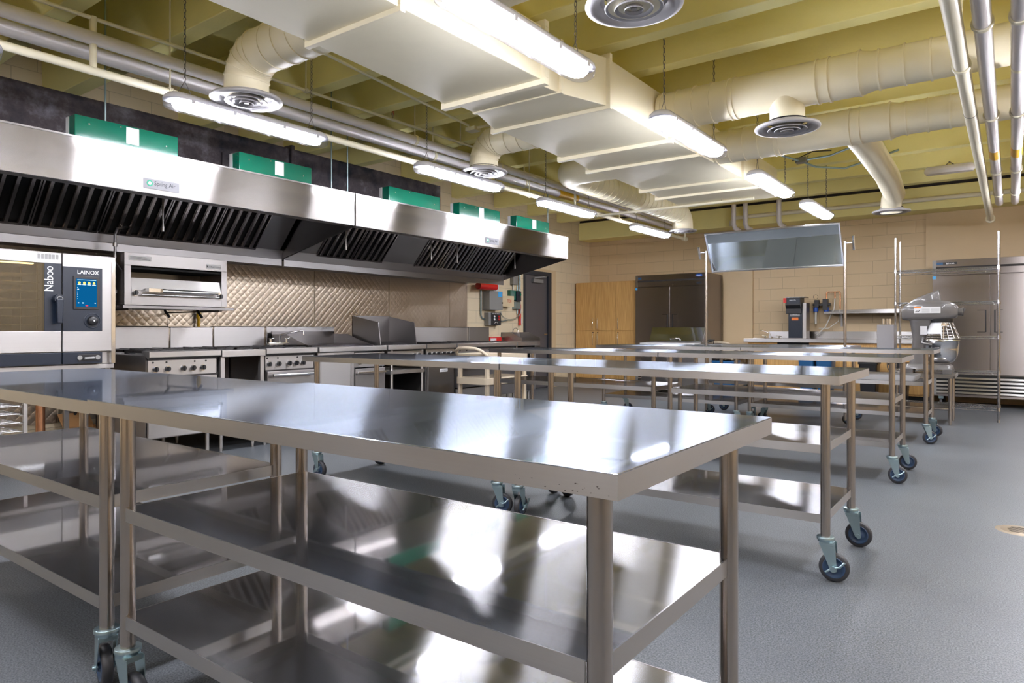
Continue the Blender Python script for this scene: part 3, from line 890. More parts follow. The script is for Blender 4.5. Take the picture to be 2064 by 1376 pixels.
# left elbows: out of the duct's left side, then down to a diffuser
def left_branch(label, y, xe, r=0.145):
    t = thing('branch_duct', label, 'duct', (xe, y, 2.66), 0, 'round branch ducts with ceiling diffusers')
    R = 0.19
    x1 = -3.2 - xe
    zc = 0.30
    pts = [(x1, 0, zc)] + [(R - R * math.sin(a), 0, zc - R + R * math.cos(a)) for a in [PI / 2 * k / 6 for k in range(7)]] + [(0, 0, 0.03)]
    MB().tube(pts, r, 28).build('elbow', 'duct_paint', t)
    for k in range(5):
        a = PI / 2 * (k + 0.3) / 5
        p = Vector((R - R * math.sin(a), 0, zc - R + R * math.cos(a))); dv = Vector((-math.cos(a), 0, -math.sin(a)))
        MB().cyl(p - dv * 0.005, p + dv * 0.005, r + 0.006, 28).build('seam_rib', 'duct_paint', t)
    for k in range(4):
        MB().cyl((0.33 + k * 0.14, 0, zc), (0.34 + k * 0.14, 0, zc), r + 0.006, 28).build('seam_rib', 'duct_paint', t)
    diffuser(t, 0, 0, 0.0)
left_branch('round cream duct elbow with a diffuser right above the strip light by the near hood', 2.66, -4.19)
left_branch('round cream duct elbow with a diffuser, second on the left side of the big duct', 5.28, -4.22, 0.14)

# long left run to the far diffuser
t = thing('branch_duct', 'long round cream duct turning toward the back wall, left of the big duct', 'duct', (-4.20, 6.75, 2.66), 0, 'round branch ducts with ceiling diffusers')
pts = [(0.72, 0, 0.28)] + [(0.22 - 0.22 * math.sin(a), 0.22 - 0.22 * math.cos(a), 0.28) for a in [PI / 2 * k / 6 for k in range(7)]] + [(0, 3.35, 0.28)] + [(0, 3.35 + 0.2 * math.sin(a), 0.08 + 0.2 * math.cos(a)) for a in [PI / 2 * k / 5 for k in range(1, 6)]] + [(0, 3.55, 0.02)]
MB().tube(pts, 0.16, 28).build('pipe', 'duct_paint', t)
ribs(t, ((0, 0.3, 0.28), (0, 3.3, 0.28)), 0.16, 0.13)
diffuser(t, 0, 3.55, 0.0, 0.22)

# right runs
def right_run(label, y, zc, xr, xend=3.9, r=0.155, r2=0.135, dif=None):
    t = thing('branch_duct', label, 'duct', (-2.36, y, zc), 0, 'round branch ducts with ceiling diffusers')
    a = xr + 2.36
    MB().tube([(0, 0, 0), (a, 0, 0), (a + 0.12, 0, 0), (a + 0.20, 0, 0), (xend + 2.36, 0, 0)], [r, r, r, r2, r2], 32).build('pipe', 'duct_paint', t)
    for x in [0.03, 0.16, 0.30, 0.44, 0.58, 0.62, 1.22, 1.30] + [a + 0.12]:
        MB().cyl((x - 0.006, 0, 0), (x + 0.006, 0, 0), r + 0.008, 32).build('seam_rib', 'duct_paint', t)
    x = a + 0.24
    while x < 0.6 + 2.3:
        MB().cyl((x - 0.006, 0, 0), (x + 0.006, 0, 0), r2 + 0.008, 32).build('seam_rib', 'duct_paint', t)
        x += 0.155
    if dif is not None:
        x = dif + 2.36
        MB().cyl((x, 0, -0.05), (x, 0, 2.66 - zc + 0.02), 0.125, 28).build('drop', 'duct_paint', t)
        diffuser(t, x, 0, 2.62 - zc)
    return t
right_run('nearest round cream duct crossing to the right at the top of the picture, with a diffuser', 2.98, 2.98, -1.15, dif=-1.48) if False else None
t = thing('branch_duct', 'round diffuser on a short drop, cut by the top picture edge', 'duct', (-1.46, 2.98, 2.66), 0, 'round branch ducts with ceiling diffusers')
MB().cyl((0, 0, 0.0), (0, 0, 0.42), 0.13, 28).tube([(-0.95, 0, 0.36), (-0.1, 0, 0.36)], 0.13, 24).build('pipe', 'duct_paint', t)
diffuser(t, 0, 0, 0.0)
right_run('round cream duct crossing to the right with a diffuser below it', 5.36, 2.93, -0.98, dif=-1.36)
t = right_run('farther round cream duct crossing to the right, with a slanting branch to the back wall', 6.62, 2.90, -0.95)
x0 = 1.30
pts = [(x0 - 0.05, 0, -0.03), (x0 - 0.03, 0.5, -0.06), (x0 - 0.06, 2.0, -0.06), (x0 - 0.14, 3.25, -0.06), (x0 - 0.2, 3.5, -0.09), (x0 - 0.22, 3.6, -0.16), (x0 - 0.22, 3.62, -0.25)]
MB().tube(pts, 0.125, 28).build('slanting_branch', 'duct_paint', t)
diffuser(t, x0 - 0.22, 3.62, -0.24, 0.23)

# ================================================================ PIPES
def pipe(label, pts, r, m='pipe_paint', name='ceiling_pipe', cat='pipe', clamps=(), group='pipes under the ceiling', clampm='pipe_paint', bands=(), hang=True):
    t = thing(name, label, cat, pts[0], 0, group)
    o = Vector(pts[0])
    P = [Vector(p) - o for p in pts]
    MB().tube(P, r, 20).build('pipe', m, t)
    for y in clamps:
        k = (y - pts[0][1]) / (pts[-1][1] - pts[0][1])
        c = P[0].lerp(P[-1], k)
        mb = MB()
        ring = [(c.x + (r + 0.004) * math.cos(a), c.y, c.z + (r + 0.004) * math.sin(a)) for a in [2 * PI * j / 16 for j in range(16)]]
        for dy in (-0.012, 0, 0.012):
            mb.tube([(p[0], p[1] + dy, p[2]) for p in ring], 0.006, 6, closed=True)
        if hang: mb.cyl((c.x, c.y, c.z + r), (c.x, c.y, 3.8 - o.z), 0.006, 6)
        mb.build('pipe_clamp', clampm, t)
    for (y, l, mm) in bands:
        c = P[0] + Vector((0, y - pts[0][1], 0))
        MB().cyl(c, c + Vector((0, l, 0)), r + 0.001, 20, caps=True).build('label_band', mm, t, label='yellow warning band' if mm == 'yellow_paint' else None)
    return t
YB = 12.05
sp = pipe('cream sprinkler main on the left running the length of the room below the other pipes', [(-4.80, -1.5, 2.80), (-4.80, 11.9, 2.76)], 0.028, clamps=(2.45, 6.9, 9.3))
MB().cyl((0, 3.45, 0.0), (0, 3.45, 0.34), 0.022, 12).cyl((0, 9.5, 0), (0, 9.5, 0.3), 0.018, 12).build('riser', 'pipe_paint', sp)
MB().cyl((0, 13.38, -0.04), (0, 13.38, -0.04 + 0.20), 0.022, 12).cyl((0, 13.3, -0.04), (0, 13.42, -0.04), 0.042, 14).build('end_fitting', 'pipe_paint', sp)
pipe('thick white jacketed pipe on the left, upper one of the bundle', [(-4.80, -1.5, 3.0), (-4.80, YB, 3.0)], 0.044, 'white_jacket', clamps=(1.3, 4.9, 6.3, 8.2))
pipe('white jacketed pipe on the left between two cream pipes', [(-5.02, -1.5, 2.98), (-5.02, YB, 2.98)], 0.05, 'white_jacket', clamps=(5.4, 7.1), bands=((7.9, 0.5, 'yellow_paint'),))
pipe('slim cream pipe on the left, hidden behind the sprinkler main', [(-5.12, -1.5, 2.90), (-5.12, YB, 2.90)], 0.026, clamps=(1.0,))
b = pipe('thin cream pipe high on the left under the concrete stems', [(-4.80, -1.5, 3.13), (-4.80, 6.2, 3.13)], 0.013, clamps=(1.2, 3.6, 5.6))
pipe('thin cream conduit on the left meeting a junction box', [(-4.02, 2.9, 3.14), (-4.35, 5.2, 3.14)], 0.012)
jb = thing('junction_box', 'cream square junction box on a conduit beside the left pipes', 'junction box', (-4.36, 5.28, 3.10))
MB().box(-0.06, 0.06, -0.05, 0.05, 0, 0.04).tube([(0.05, 0, 0.03), (0.5, 0.2, 0.10), (1.0, 0.15, 0.11)], 0.014, 8).build('box', 'pipe_paint', jb, 0.004)
# cross branch near the back
cb = thing('ceiling_pipe', 'cream pipe crossing the room in front of the back bulkhead', 'pipe', (-4.80, 8.5, 2.722), 0, 'pipes under the ceiling')
MB().tube([(0, 0, 0.03), (0.06, 0, 0.0), (2.25, 0, 0.0)], 0.019, 14).build('pipe', 'pipe_paint', cb)
MB().cyl((1.05, 0, 0.0), (1.05, 0, 1.04), 0.008, 8).build('hanger', 'pipe_paint', cb)
def sprinkler(label, x, y, z, up=True):
    t = thing('sprinkler_head', label, 'sprinkler head', (x, y, z), 0, 'sprinkler heads')
    MB().cyl((0, 0, 0), (0, 0, 0.03), 0.008, 8).lathe([(0.012, 0.03), (0.014, 0.035), (0.011, 0.05)], 10).build('fitting', 'drain_brass', t)
    MB().tube([(-0.012, 0, 0.03), (-0.016, 0, 0.05), (-0.004, 0, 0.07), (0.004, 0, 0.07), (0.016, 0, 0.05), (0.012, 0, 0.03)], 0.0025, 5).cyl((0, 0, 0.04), (0, 0, 0.068), 0.003, 6).cyl((0, 0, 0.07), (0, 0, 0.073), 0.018, 10).build('frame', 'red_paint' if up else 'drain_brass', t)
sprinkler('red sprinkler head standing on the left pipes at the top picture corner', -4.80, 1.30, 3.145)
sprinkler('small sprinkler head standing between the left lights', -4.80, 4.6, 3.145)
sprinkler('red sprinkler head on the pipe crossing before the back bulkhead', -2.95, 8.5, 2.742)

# right hand pipes
pr_ = pipe('cream pipe on the right ending nearest the mixer, leftmost of the right pipes', [(-0.24, -1.0, 2.70), (-0.24, 11.95, 2.70)], 0.042, clamps=(4.9,))
MB().cyl((0, 12.90, 0), (0, 12.96, 0), 0.06, 16).build('end_flange', 'pipe_paint', pr_)
m = MB()
for y in (4.2, 7.0): m.cyl((0, y - 0.004, 0), (0, y + 0.004, 0), 0.0435, 20)
m.build('coupling', 'steel_dark', pr_)
pipe('white jacketed pipe on the right with a yellow band, left of its twin', [(-0.12, -1.0, 2.71), (-0.12, 10.55, 2.71)], 0.043, 'white_jacket', clamps=(4.3, 6.2, 8.4, 9.8), bands=((7.35, 0.33, 'yellow_paint'),))
pipe('white jacketed pipe at the right picture edge with a yellow band', [(0.04, -1.0, 2.71), (0.04, 10.55, 2.71)], 0.043, 'white_jacket', clamps=(4.3, 6.2, 8.4, 9.8), bands=((7.35, 0.33, 'yellow_paint'), (5.1, 0.05, 'pipe_paint')))
# short drops behind the mirror
for (x, lb) in ((-3.90, 'short white drop pipe, left of the three above the mirror'), (-3.70, 'short white drop pipe, middle of the three above the mirror'), (-3.14, 'short white drop pipe, right of the three above the mirror')):
    t = thing('drop_pipe', lb, 'pipe', (x, 11.85, 2.86), 0, 'white drop pipes above the mirror')
    MB().tube([(0, 0, 0.62), (0, 0, 0.08), (0.012, 0.03, 0.02), (0.03, 0.1, 0.0), (0.03, 0.2, 0.0)], 0.04, 14).build('pipe', 'white_jacket', t)
# long horizontal pipe across the bulkhead
t = thing('ceiling_pipe', 'cream pipe running sideways along the front of the back bulkhead', 'pipe', (-3.98, 11.95, 3.02), 0, 'pipes under the ceiling')
MB().tube([(0, 0, -0.09), (0.0, 0, -0.02), (0.06, 0, 0.04), (0.12, 0, 0.05), (7.8, 0, 0.05)], 0.035, 14).build('pipe', 'pipe_paint', t)
# loose flex conduit near the third light
t = thing('flex_conduit', 'grey flexible conduits meeting in a metal box between the round ducts', 'conduit', (-1.95, 8.3, 3.05))
MB().tube([(-0.35, -0.9, 0.1), (-0.2, -0.4, 0.04), (0, 0, 0), (0.12, 0.15, -0.05), (0.4, 0.3, -0.08), (0.75, 0.3, 0.0), (0.95, 0.3, 0.05)], 0.012, 8).build('conduit', 'zinc', t)
MB().tube([(0, 0, 0.01), (0.3, 0.0, 0.02), (0.6, 0.0, 0.1), (0.9, 0.0, 0.16)], 0.012, 8).build('conduit', 'zinc', t)
MB().box(-0.06, 0.06, -0.05, 0.05, -0.02, 0.04).build('box', 'grey_box', t, 0.004)
MB().tube([(-0.1, 0, 0.02), (0.1, 0.1, 0.12), (0.3, 0.1, 0.1)], 0.006, 6).build('wire', 'black_plastic', t)
t = thing('smoke_detector', 'small round white smoke detector under the stem by the grey conduits', 'smoke detector', (-1.55, 8.19, 3.14))
MB().lathe([(0.0, 0), (0.05, 0.0), (0.065, 0.02), (0.065, 0.06)], 20).build('body', 'white_plastic', t)

# ================================================================ COOKLINE (local x along the wall, front at y = -0.95)
EX = -6.67
FR = -0.95
def knob(parent, x, z, r=0.027, y=FR + 0.0, name='knob'):
    k = MB().cyl((x, y, z), (x, y - 0.012, z), r, 20).build(name, 'chrome', parent)
    MB().cyl((x, y - 0.012, z), (x, y - 0.028, z), r * 0.78, 18).box(x - 0.006, x + 0.006, y - 0.04, y - 0.02, z - r * 0.75, z + r * 0.75).build('grip', 'black_plastic', k)
    return k
def carcass(t, w, riser=0.215, h=0.93, zl=0.2, open_front=False, legs=True, top=True, depth=0.93):
    m = MB().box(0.002, 0.012, FR + 0.03, 0, zl, h - 0.06).box(w - 0.012, w - 0.002, FR + 0.03, 0, zl, h - 0.06).box(0.002, w - 0.002, -0.02, 0, zl, h)
    m.box(0.012, w - 0.012, FR + 0.03, -0.02, zl, zl + 0.012)
    m.build('body', 'steel_panel', t)
    if top: box('deck', 'steel_panel', t, 0.002, w - 0.002, FR + 0.03, 0, h - 0.06, h - 0.035)
    if riser:
        m = MB().box(0.003, w - 0.003, -0.07, -0.055, h - 0.04, h + riser)
        m.box(0.003, w - 0.003, -0.07, 0.0, h + riser - 0.012, h + riser)
        m.build('backguard', 'steel_bright', t, 0.003)
    if legs:
        for x in (0.06, w - 0.06):
            for y in (FR + 0.09, -0.08):
                MB().cyl((x, y, 0.035), (x, y, zl), 0.019, 14).cyl((x, y, 0.0), (x, y, 0.04), 0.013, 10, 0.017).build('leg', 'steel_edge', t)
def rail(t, w, z0=0.87, z1=0.932, m='steel_edge'):
    return MB().prism([(FR - 0.035, z0 + 0.012), (FR - 0.035, z1 - 0.006), (FR - 0.028, z1), (FR + 0.10, z1), (FR + 0.10, z1 - 0.008), (FR + 0.0, z0)], 0.002, w - 0.002, 'yz').build('front_rail', m, t, 0.002)
def grates(t, w, n, z=0.93):
    for k in range(n):
        x0 = 0.02 + (w - 0.04) / n * k; x1 = x0 + (w - 0.04) / n - 0.008
        for (a, b) in ((FR + 0.11, -0.50), (-0.49, -0.10)):
            m = MB()
            m.box(x0, x1, a, a + 0.014, z - 0.015, z + 0.008).box(x0, x1, b - 0.014, b, z - 0.015, z + 0.008).box(x0, x0 + 0.014, a, b, z - 0.015, z + 0.008).box(x1 - 0.014, x1, a, b, z - 0.015, z + 0.008)
            cx, cy = (x0 + x1) / 2, (a + b) / 2
            m.box(cx - 0.006, cx + 0.006, a, b, z - 0.01, z + 0.012).box(x0, x1, cy - 0.006, cy + 0.006, z - 0.01, z + 0.012)
            g = m.build('grate', 'cast_iron', t)
            MB().cyl((cx, cy, z - 0.04), (cx, cy, z - 0.012), 0.045, 14).build('burner', 'cast_iron', g)
def oven_door(t, w, z0=0.36, z1=0.71, hz=0.675):
    dd = box('oven_door', 'steel_panel', t, 0.02, w - 0.03, FR - 0.02, FR + 0.03, z0, z1, bevel=0.004)
    m = MB().cyl((0.05, FR - 0.065, hz), (w - 0.06, FR - 0.065, hz), 0.014, 14)
    for x in (0.07, w - 0.08): m.box(x - 0.01, x + 0.01, FR - 0.065, FR - 0.02, hz - 0.012, hz + 0.012)
    m.build('door_handle', 'chrome', dd)
    box('kick_panel', 'steel_bright', t, 0.01, w - 0.01, FR - 0.005, FR + 0.02, 0.21, z0 - 0.012, bevel=0.003)
    box('trim_line', 'black_line', t, 0.012, w - 0.012, FR + 0.0, FR + 0.01, z1, z1 + 0.025)
cg = 'stainless cookline appliances'

def cook_range(label, y, w, knobs, ngr=2, riser=0.215):
    t = thing('gas_range', label, 'range', (EX, y, 0), R90, cg)
    carcass(t, w, riser)
    rail(t, w)
    box('under_rail', 'black_line', t, 0.01, w - 0.01, FR + 0.005, FR + 0.03, 0.85, 0.875)
    cp = box('control_panel', 'steel_edge', t, 0.006, w - 0.03, FR - 0.004, FR + 0.03, 0.725, 0.855, bevel=0.002)
    for x in knobs: knob(cp, x, 0.782)
    for k, x in enumerate(knobs):
        if k in (0, 1, 3, 4):
            MB().cyl((x - 0.02 + 0.012 * k, FR - 0.008, 0.838), (x - 0.02 + 0.012 * k, FR, 0.838), 0.008, 10).build('pilot_hole', 'dark_void', cp)
    oven_door(t, w)
    grates(t, w, ngr)
    return t
cook_range('gas range with five knobs right beside the tall combi oven', 2.73, 0.63, (0.03 + 0.035, 0.165, 0.30, 0.385, 0.475))

# open cabinet between the first two ranges
t = thing('open_cabinet', 'open-fronted steel cabinet between the first two gas ranges', 'cabinet', (EX, 3.37, 0), R90, cg)
carcass(t, 0.44, 0.215, 0.925)
box('worktop', 'steel_edge', t, 0.0, 0.44, FR - 0.035, FR + 0.25, 0.865, 0.925, bevel=0.003)
MB().box(0, 0.04, FR - 0.01, FR + 0.03, 0.22, 0.865).box(0.40, 0.44, FR - 0.01, FR + 0.03, 0.22, 0.865).box(0.04, 0.40, FR - 0.01, FR + 0.03, 0.22, 0.26).build('front_frame', 'steel_edge', t, 0.002)
box('inner_back', 'steel_dark', t, 0.012, 0.42, -0.40, -0.38, 0.22, 0.86)
grates(t, 0.44, 2, 0.93)

cook_range('gas range with five knobs below the deck faucet, right of the open cabinet', 3.82, 0.59, (0.045, 0.15, 0.27, 0.35, 0.43))
# faucet standing on the joint beyond the second range
t = thing('deck_faucet', 'chrome two-handle deck faucet on the range top in front of the low guards', 'faucet', (-6.18, 4.29, 0.945), R90)
MB().box(-0.12, 0.12, -0.02, 0.02, 0, 0.03).build('body', 'chrome', t, 0.006)
MB().tube([(0.02, 0, 0.03), (0.02, 0, 0.10), (0.03, -0.02, 0.115), (0.16, -0.16, 0.155), (0.18, -0.18, 0.15), (0.18, -0.18, 0.11)], 0.009, 10).build('spout', 'chrome', t)
for x in (-0.09, 0.10):
    MB().cyl((x, 0, 0.03), (x, 0, 0.065), 0.013, 10).tube([(x - 0.03, -0.01, 0.075), (x, 0, 0.07), (x + 0.035, -0.005, 0.078)], 0.005, 6).build('handle', 'chrome', t)

# griddle with low side guards
t = thing('griddle', 'griddle stove with low sloping side guards, cabinet door below', 'griddle', (EX, 4.43, 0), R90, cg)
carcass(t, 0.93, 0.215)
rail(t, 0.93)
box('griddle_plate', 'black_steel', t, 0.04, 0.89, FR + 0.14, -0.10, 0.925, 0.945)
for x in (0.04, 0.885):
    MB().prism([(-0.10, 0.93), (-0.10, 1.06), (-0.35, 1.06), (FR + 0.30, 0.97), (FR + 0.14, 0.93)], x, x + 0.008, 'yz').build('side_guard', 'steel_panel', t)
box('back_splash', 'steel_dark', t, 0.04, 0.89, -0.12, -0.10, 0.93, 1.09)
MB().box(0, 0.04, FR - 0.005, FR + 0.03, 0.22, 0.87).box(0.44, 0.48, FR - 0.005, FR + 0.03, 0.22, 0.87).box(0.04, 0.44, FR - 0.005, FR + 0.03, 0.835, 0.87).build('cabinet_frame', 'steel_edge', t, 0.002)
dd = box('door', 'steel_bright', t, 0.045, 0.435, FR - 0.002, FR + 0.02, 0.23, 0.83, bevel=0.003)
cp = box('control_panel', 'steel_edge', t, 0.485, 0.92, FR - 0.004, FR + 0.03, 0.70, 0.86, bevel=0.002)
for x in (0.55, 0.80): knob(cp, x, 0.755)
MB().cyl((0.87, FR - 0.012, 0.795), (0.87, FR, 0.795), 0.009, 10).build('lamp', 'red_paint', cp)
od = box('oven_door', 'steel_panel', t, 0.49, 0.92, FR - 0.015, FR + 0.02, 0.36, 0.685, bevel=0.003)
MB().box(0.50, 0.91, FR - 0.05, FR - 0.015, 0.63, 0.655).build('door_handle', 'chrome', od, 0.004)

# guarded charbroiler on an open stand
t = thing('charbroiler', 'charbroiler shielded by tall dark splash guards on an open stand', 'charbroiler', (EX, 5.38, 0), R90, cg)
m = MB().box(0, 0.59, -0.385, -0.37, 0.92, 1.275)
m.build('back_guard', 'steel_dark', t)
for x, lab in ((0.0, 'a'), (0.582, 'b')):
    MB().prism([(-0.37, 0.92), (-0.37, 1.275), (-0.82, 1.195), (-0.86, 0.92)], x, x + 0.008, 'yz').build('side_guard', 'steel_panel', t)
MB().box(0.008, 0.582, -0.84, -0.37, 0.89, 0.92).build('grill_box', 'black_steel', t)
m = MB()
for k in range(14): m.cyl((0.03 + k * 0.041, -0.83, 0.93), (0.03 + k * 0.041, -0.39, 0.955), 0.006, 6)
m.build('grill_bars', 'cast_iron', t)
rail(t, 0.62)
m = MB()
for x in (0.03, 0.60):
    for y in (FR + 0.02, -0.05): m.cyl((x, y, 0), (x, y, 0.9), 0.018, 12)
m.build('leg', 'steel_leg', t) if False else None
for x in (0.10, 0.60):
    for y in (FR + 0.02, -0.08):
        MB().cyl((x, y, 0.0), (x, y, 0.88), 0.02, 14).build('leg', 'steel_edge', t)
cp = box('control_panel', 'steel_bright', t, 0.02, 0.60, FR - 0.002, FR + 0.02, 0.79, 0.86, bevel=0.002)
for x in (0.44, 0.52): knob(cp, x, 0.815, 0.018)
box('stand_shelf', 'steel_edge', t, 0.06, 0.62, FR - 0.01, -0.05, 0.60, 0.64)
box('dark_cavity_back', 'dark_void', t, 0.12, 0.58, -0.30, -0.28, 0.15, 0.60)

# fryer cabinet
t = thing('fryer', 'tall fryer cabinet with a plain steel door and a small white plate', 'fryer', (EX, 6.02, 0), R90, cg)
box('body', 'steel_panel', t, 0.01, 0.53, FR + 0.0, -0.06, 0.16, 0.89, bevel=0.004)
dd = box('door', 'steel_panel', t, 0.03, 0.50, FR - 0.018, FR, 0.2, 0.76, bevel=0.006)
pl = box('name_plate', 'white_plastic', dd, 0.24, 0.38, FR - 0.021, FR - 0.018, 0.585, 0.625, label='small white name plate')
scribble(pl, 0.252, 0.368, FR - 0.0218, 0.60, 0.012)
rail(t, 0.54)
cp = box('control_panel', 'steel_edge', t, 0.01, 0.53, FR - 0.004, FR + 0.02, 0.79, 0.865, bevel=0.002)
for x in (0.05, 0.13, 0.21, 0.32, 0.40, 0.48): knob(cp, x, 0.82, 0.017)
box('fry_tank', 'black_steel', t, 0.06, 0.48, FR + 0.15, -0.16, 0.88, 0.915)
for x in (0.06, 0.48):
    for y in (FR + 0.06, -0.12): MB().cyl((x, y, 0), (x, y, 0.17), 0.018, 12).build('leg', 'steel_edge', t)

cook_range('wide gas range near the far end of the cookline, behind the beige cart', 6.58, 1.29, (0.10, 0.22, 0.34, 0.52, 0.64, 0.80, 0.95), 4)
t = thing('open_cabinet', 'narrow steel cabinet ending the cookline, before the dark door', 'cabinet', (EX, 7.89, 0), R90, cg)
carcass(t, 0.50, 0.215)
box('worktop', 'steel_edge', t, 0.0, 0.50, FR - 0.035, -0.02, 0.875, 0.93, bevel=0.003)
MB().box(0, 0.03, FR - 0.005, FR + 0.03, 0.22, 0.87).box(0.47, 0.50, FR - 0.005, FR + 0.03, 0.22, 0.87).build('front_frame', 'steel_edge', t, 0.002)

# ---- hanging broiler on its wall bracket
t = thing('broiler', 'steel hanging broiler with open front and two black knobs', 'broiler', (-6.55, 2.72, 1.325), R90)
m = MB().box(0, 0.94, -0.45, 0.0, 0.0, 0.012).box(0, 0.94, -0.45, 0, 0.435, 0.45).box(0, 0.02, -0.45, 0, 0.012, 0.435).box(0.92, 0.94, -0.45, 0, 0.012, 0.435).box(0.02, 0.92, -0.02, 0, 0.012, 0.435)
m.build('body', 'steel_panel', t, 0.002)
m = MB().box(0.0, 0.94, -0.456, -0.44, 0.34, 0.45).box(0, 0.055, -0.456, -0.44, 0.0, 0.34).box(0.885, 0.94, -0.456, -0.44, 0, 0.34).box(0.055, 0.885, -0.456, -0.44, 0.0, 0.125)
fp = m.build('front_panel', 'steel_panel', t, 0.002)
MB().prism([(-0.455, 0.12), (-0.43, 0.235), (-0.42, 0.235), (-0.445, 0.12)], 0.06, 0.88, 'yz').build('drip_shield', 'steel_edge', t)
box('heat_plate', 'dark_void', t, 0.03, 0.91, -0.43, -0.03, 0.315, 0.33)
m = MB()
for k in range(16): m.box(0.05 + k * 0.054, 0.062 + k * 0.054, -0.42, -0.04, 0.18, 0.19)
m.build('rack', 'cast_iron', t)
knob(fp, 0.085, 0.105, 0.027, -0.456); knob(fp, 0.865, 0.10, 0.027, -0.456)
m = MB().cyl((0.30, -0.535, 0.125), (0.80, -0.535, 0.125), 0.017, 16).box(0.17, 0.28, -0.53, -0.456, 0.112, 0.145).cyl((0.13, -0.49, 0.09), (0.84, -0.49, 0.09), 0.008, 10).cyl((0.28, -0.535, 0.125), (0.31, -0.535, 0.125), 0.02, 14)
m.box(0.79, 0.82, -0.535, -0.456, 0.11, 0.14)
m.build('handle', 'chrome', fp)
pl = box('warning_plate', 'paper', fp, 0.035, 0.225, -0.459, -0.456, 0.385, 0.425, label='pale warning plate')
m = MB()
for k in range(3): m.box(0.045, 0.215 - 0.04 * (k == 2), -0.4598, -0.459, 0.393 + k * 0.009, 0.396 + k * 0.009)
m.build('print_line', 'text_dark', pl)
pl = box('name_plate', 'paper', fp, 0.73, 0.875, -0.459, -0.456, 0.36, 0.40, label='white name plate')
scribble(pl, 0.758, 0.868, -0.4598, 0.372, 0.014)
MB().prism([(0.737, 0.37), (0.749, 0.38), (0.737, 0.39)], -0.4602, -0.459, 'xz').build('logo', 'text_dark', pl)
br = MB().box(-0.02, 1.0, -0.48, 0.0, -0.03, -0.006).box(-0.14, 0.0, -0.02, 0.0, -0.024, -0.01)
for x in (0.05, 0.88): br.box(x, x + 0.03, -0.42, 0.58, -0.045, -0.03)
br.tube([(-0.02, -0.05, -0.02), (-0.02, 0.56, 0.40)], 0.012, 8).tube([(0.97, -0.05, -0.02), (0.97, 0.56, 0.40)], 0.012, 8)
br.build('wall_bracket', 'steel_dark', t)
pp = MB().tube([(-0.03, -0.35, -0.02), (-0.03, -0.35, 0.60), (0.0, -0.33, 0.66), (0.14, -0.2, 0.70), (0.14, -0.2, 0.80)], 0.011, 10)
for z in (0.40, 0.50, 0.10): pp.cyl((-0.03, -0.35, z), (-0.03, -0.35, z + 0.03), 0.018, 10)
pp.tube([(-0.03, -0.35, 0.37), (0.0, -0.4, 0.30), (0.04, -0.44, 0.29)], 0.009, 8)
pp.build('gas_pipe', 'steel_panel', t)
m = MB()
for x in (0.42, 0.73): m.tube([(x, -0.30, -0.03), (x, -0.33, -0.06), (x + 0.015, -0.36, -0.10)], 0.012, 8)
m.build('valve', 'black_plastic', t)
t = thing('gas_pipe', 'yellow upright gas pipe on the quilted wall below the broiler', 'pipe', (-7.09, 3.93, 0.6))
MB().cyl((0, 0, 0), (0, 0, 0.80), 0.017, 12).cyl((0, 0, 0.63), (0, 0, 0.69), 0.026, 12).build('pipe', 'yellow_paint', t)

# ---- combi oven (local x along the wall from 1.62; front at y = -0.95 from EX+0.18)
t = thing('combi_oven', 'tall combi oven with dark control strip and lit blue touch screen', 'oven', (-6.85, 1.62, 0), R90)
F2 = -0.95
m = MB().box(0.0, 0.94, F2 + 0.03, -0.02, 0.84, 1.10).box(0.0, 0.94, F2 + 0.03, -0.02, 1.62, 1.70).box(0.0, 0.04, F2 + 0.03, -0.02, 1.10, 1.62).box(0.45, 0.94, F2 + 0.03, -0.02, 1.10, 1.62).box(0.04, 0.45, -0.25, -0.02, 1.10, 1.62)
m.build('cabinet', 'steel_bright', t)
# left part: cavity with door
m = MB().box(0.0, 0.545, F2 - 0.02, F2 + 0.028, 1.615, 1.70).box(0.0, 0.545, F2 - 0.02, F2 + 0.028, 0.94, 1.10).box(0.0, 0.05, F2 - 0.02, F2 + 0.028, 1.10, 1.615)
dr = m.build('door', 'steel_bright', t, 0.003)
box('glass', 'oven_glass', dr, 0.05, 0.43, F2 - 0.018, F2 - 0.012, 1.10, 1.615)
box('handle_strip', 'navy_plastic', dr, 0.43, 0.545, F2 - 0.021, F2 + 0.028, 1.10, 1.615, bevel=0.002)
text('lettering', 'Naboo', 0.085, 'text_white', dr, Matrix.Translation((0.487, F2 - 0.0225, 1.40)) @ Matrix.Rotation(PI / 2, 4, 'X') @ Matrix.Rotation(PI / 2, 4, 'Z'), sx=0.82)
m = MB().cyl((0.515, F2 - 0.02, 1.345), (0.515, F2 - 0.075, 1.345), 0.036, 24).prism([(0.49, 1.345), (0.54, 1.345), (0.53, 1.16), (0.495, 1.16)], F2 - 0.085, F2 - 0.055, 'xz')
m.build('door_handle', 'navy_plastic', dr, 0.006)
MB().lathe([(0.016, F2 - 0.076), (0.019, F2 - 0.079), (0.022, F2 - 0.076)], 20, 'y', (0.515, 0, 1.345)).build('handle_ring', 'grey_box', dr)
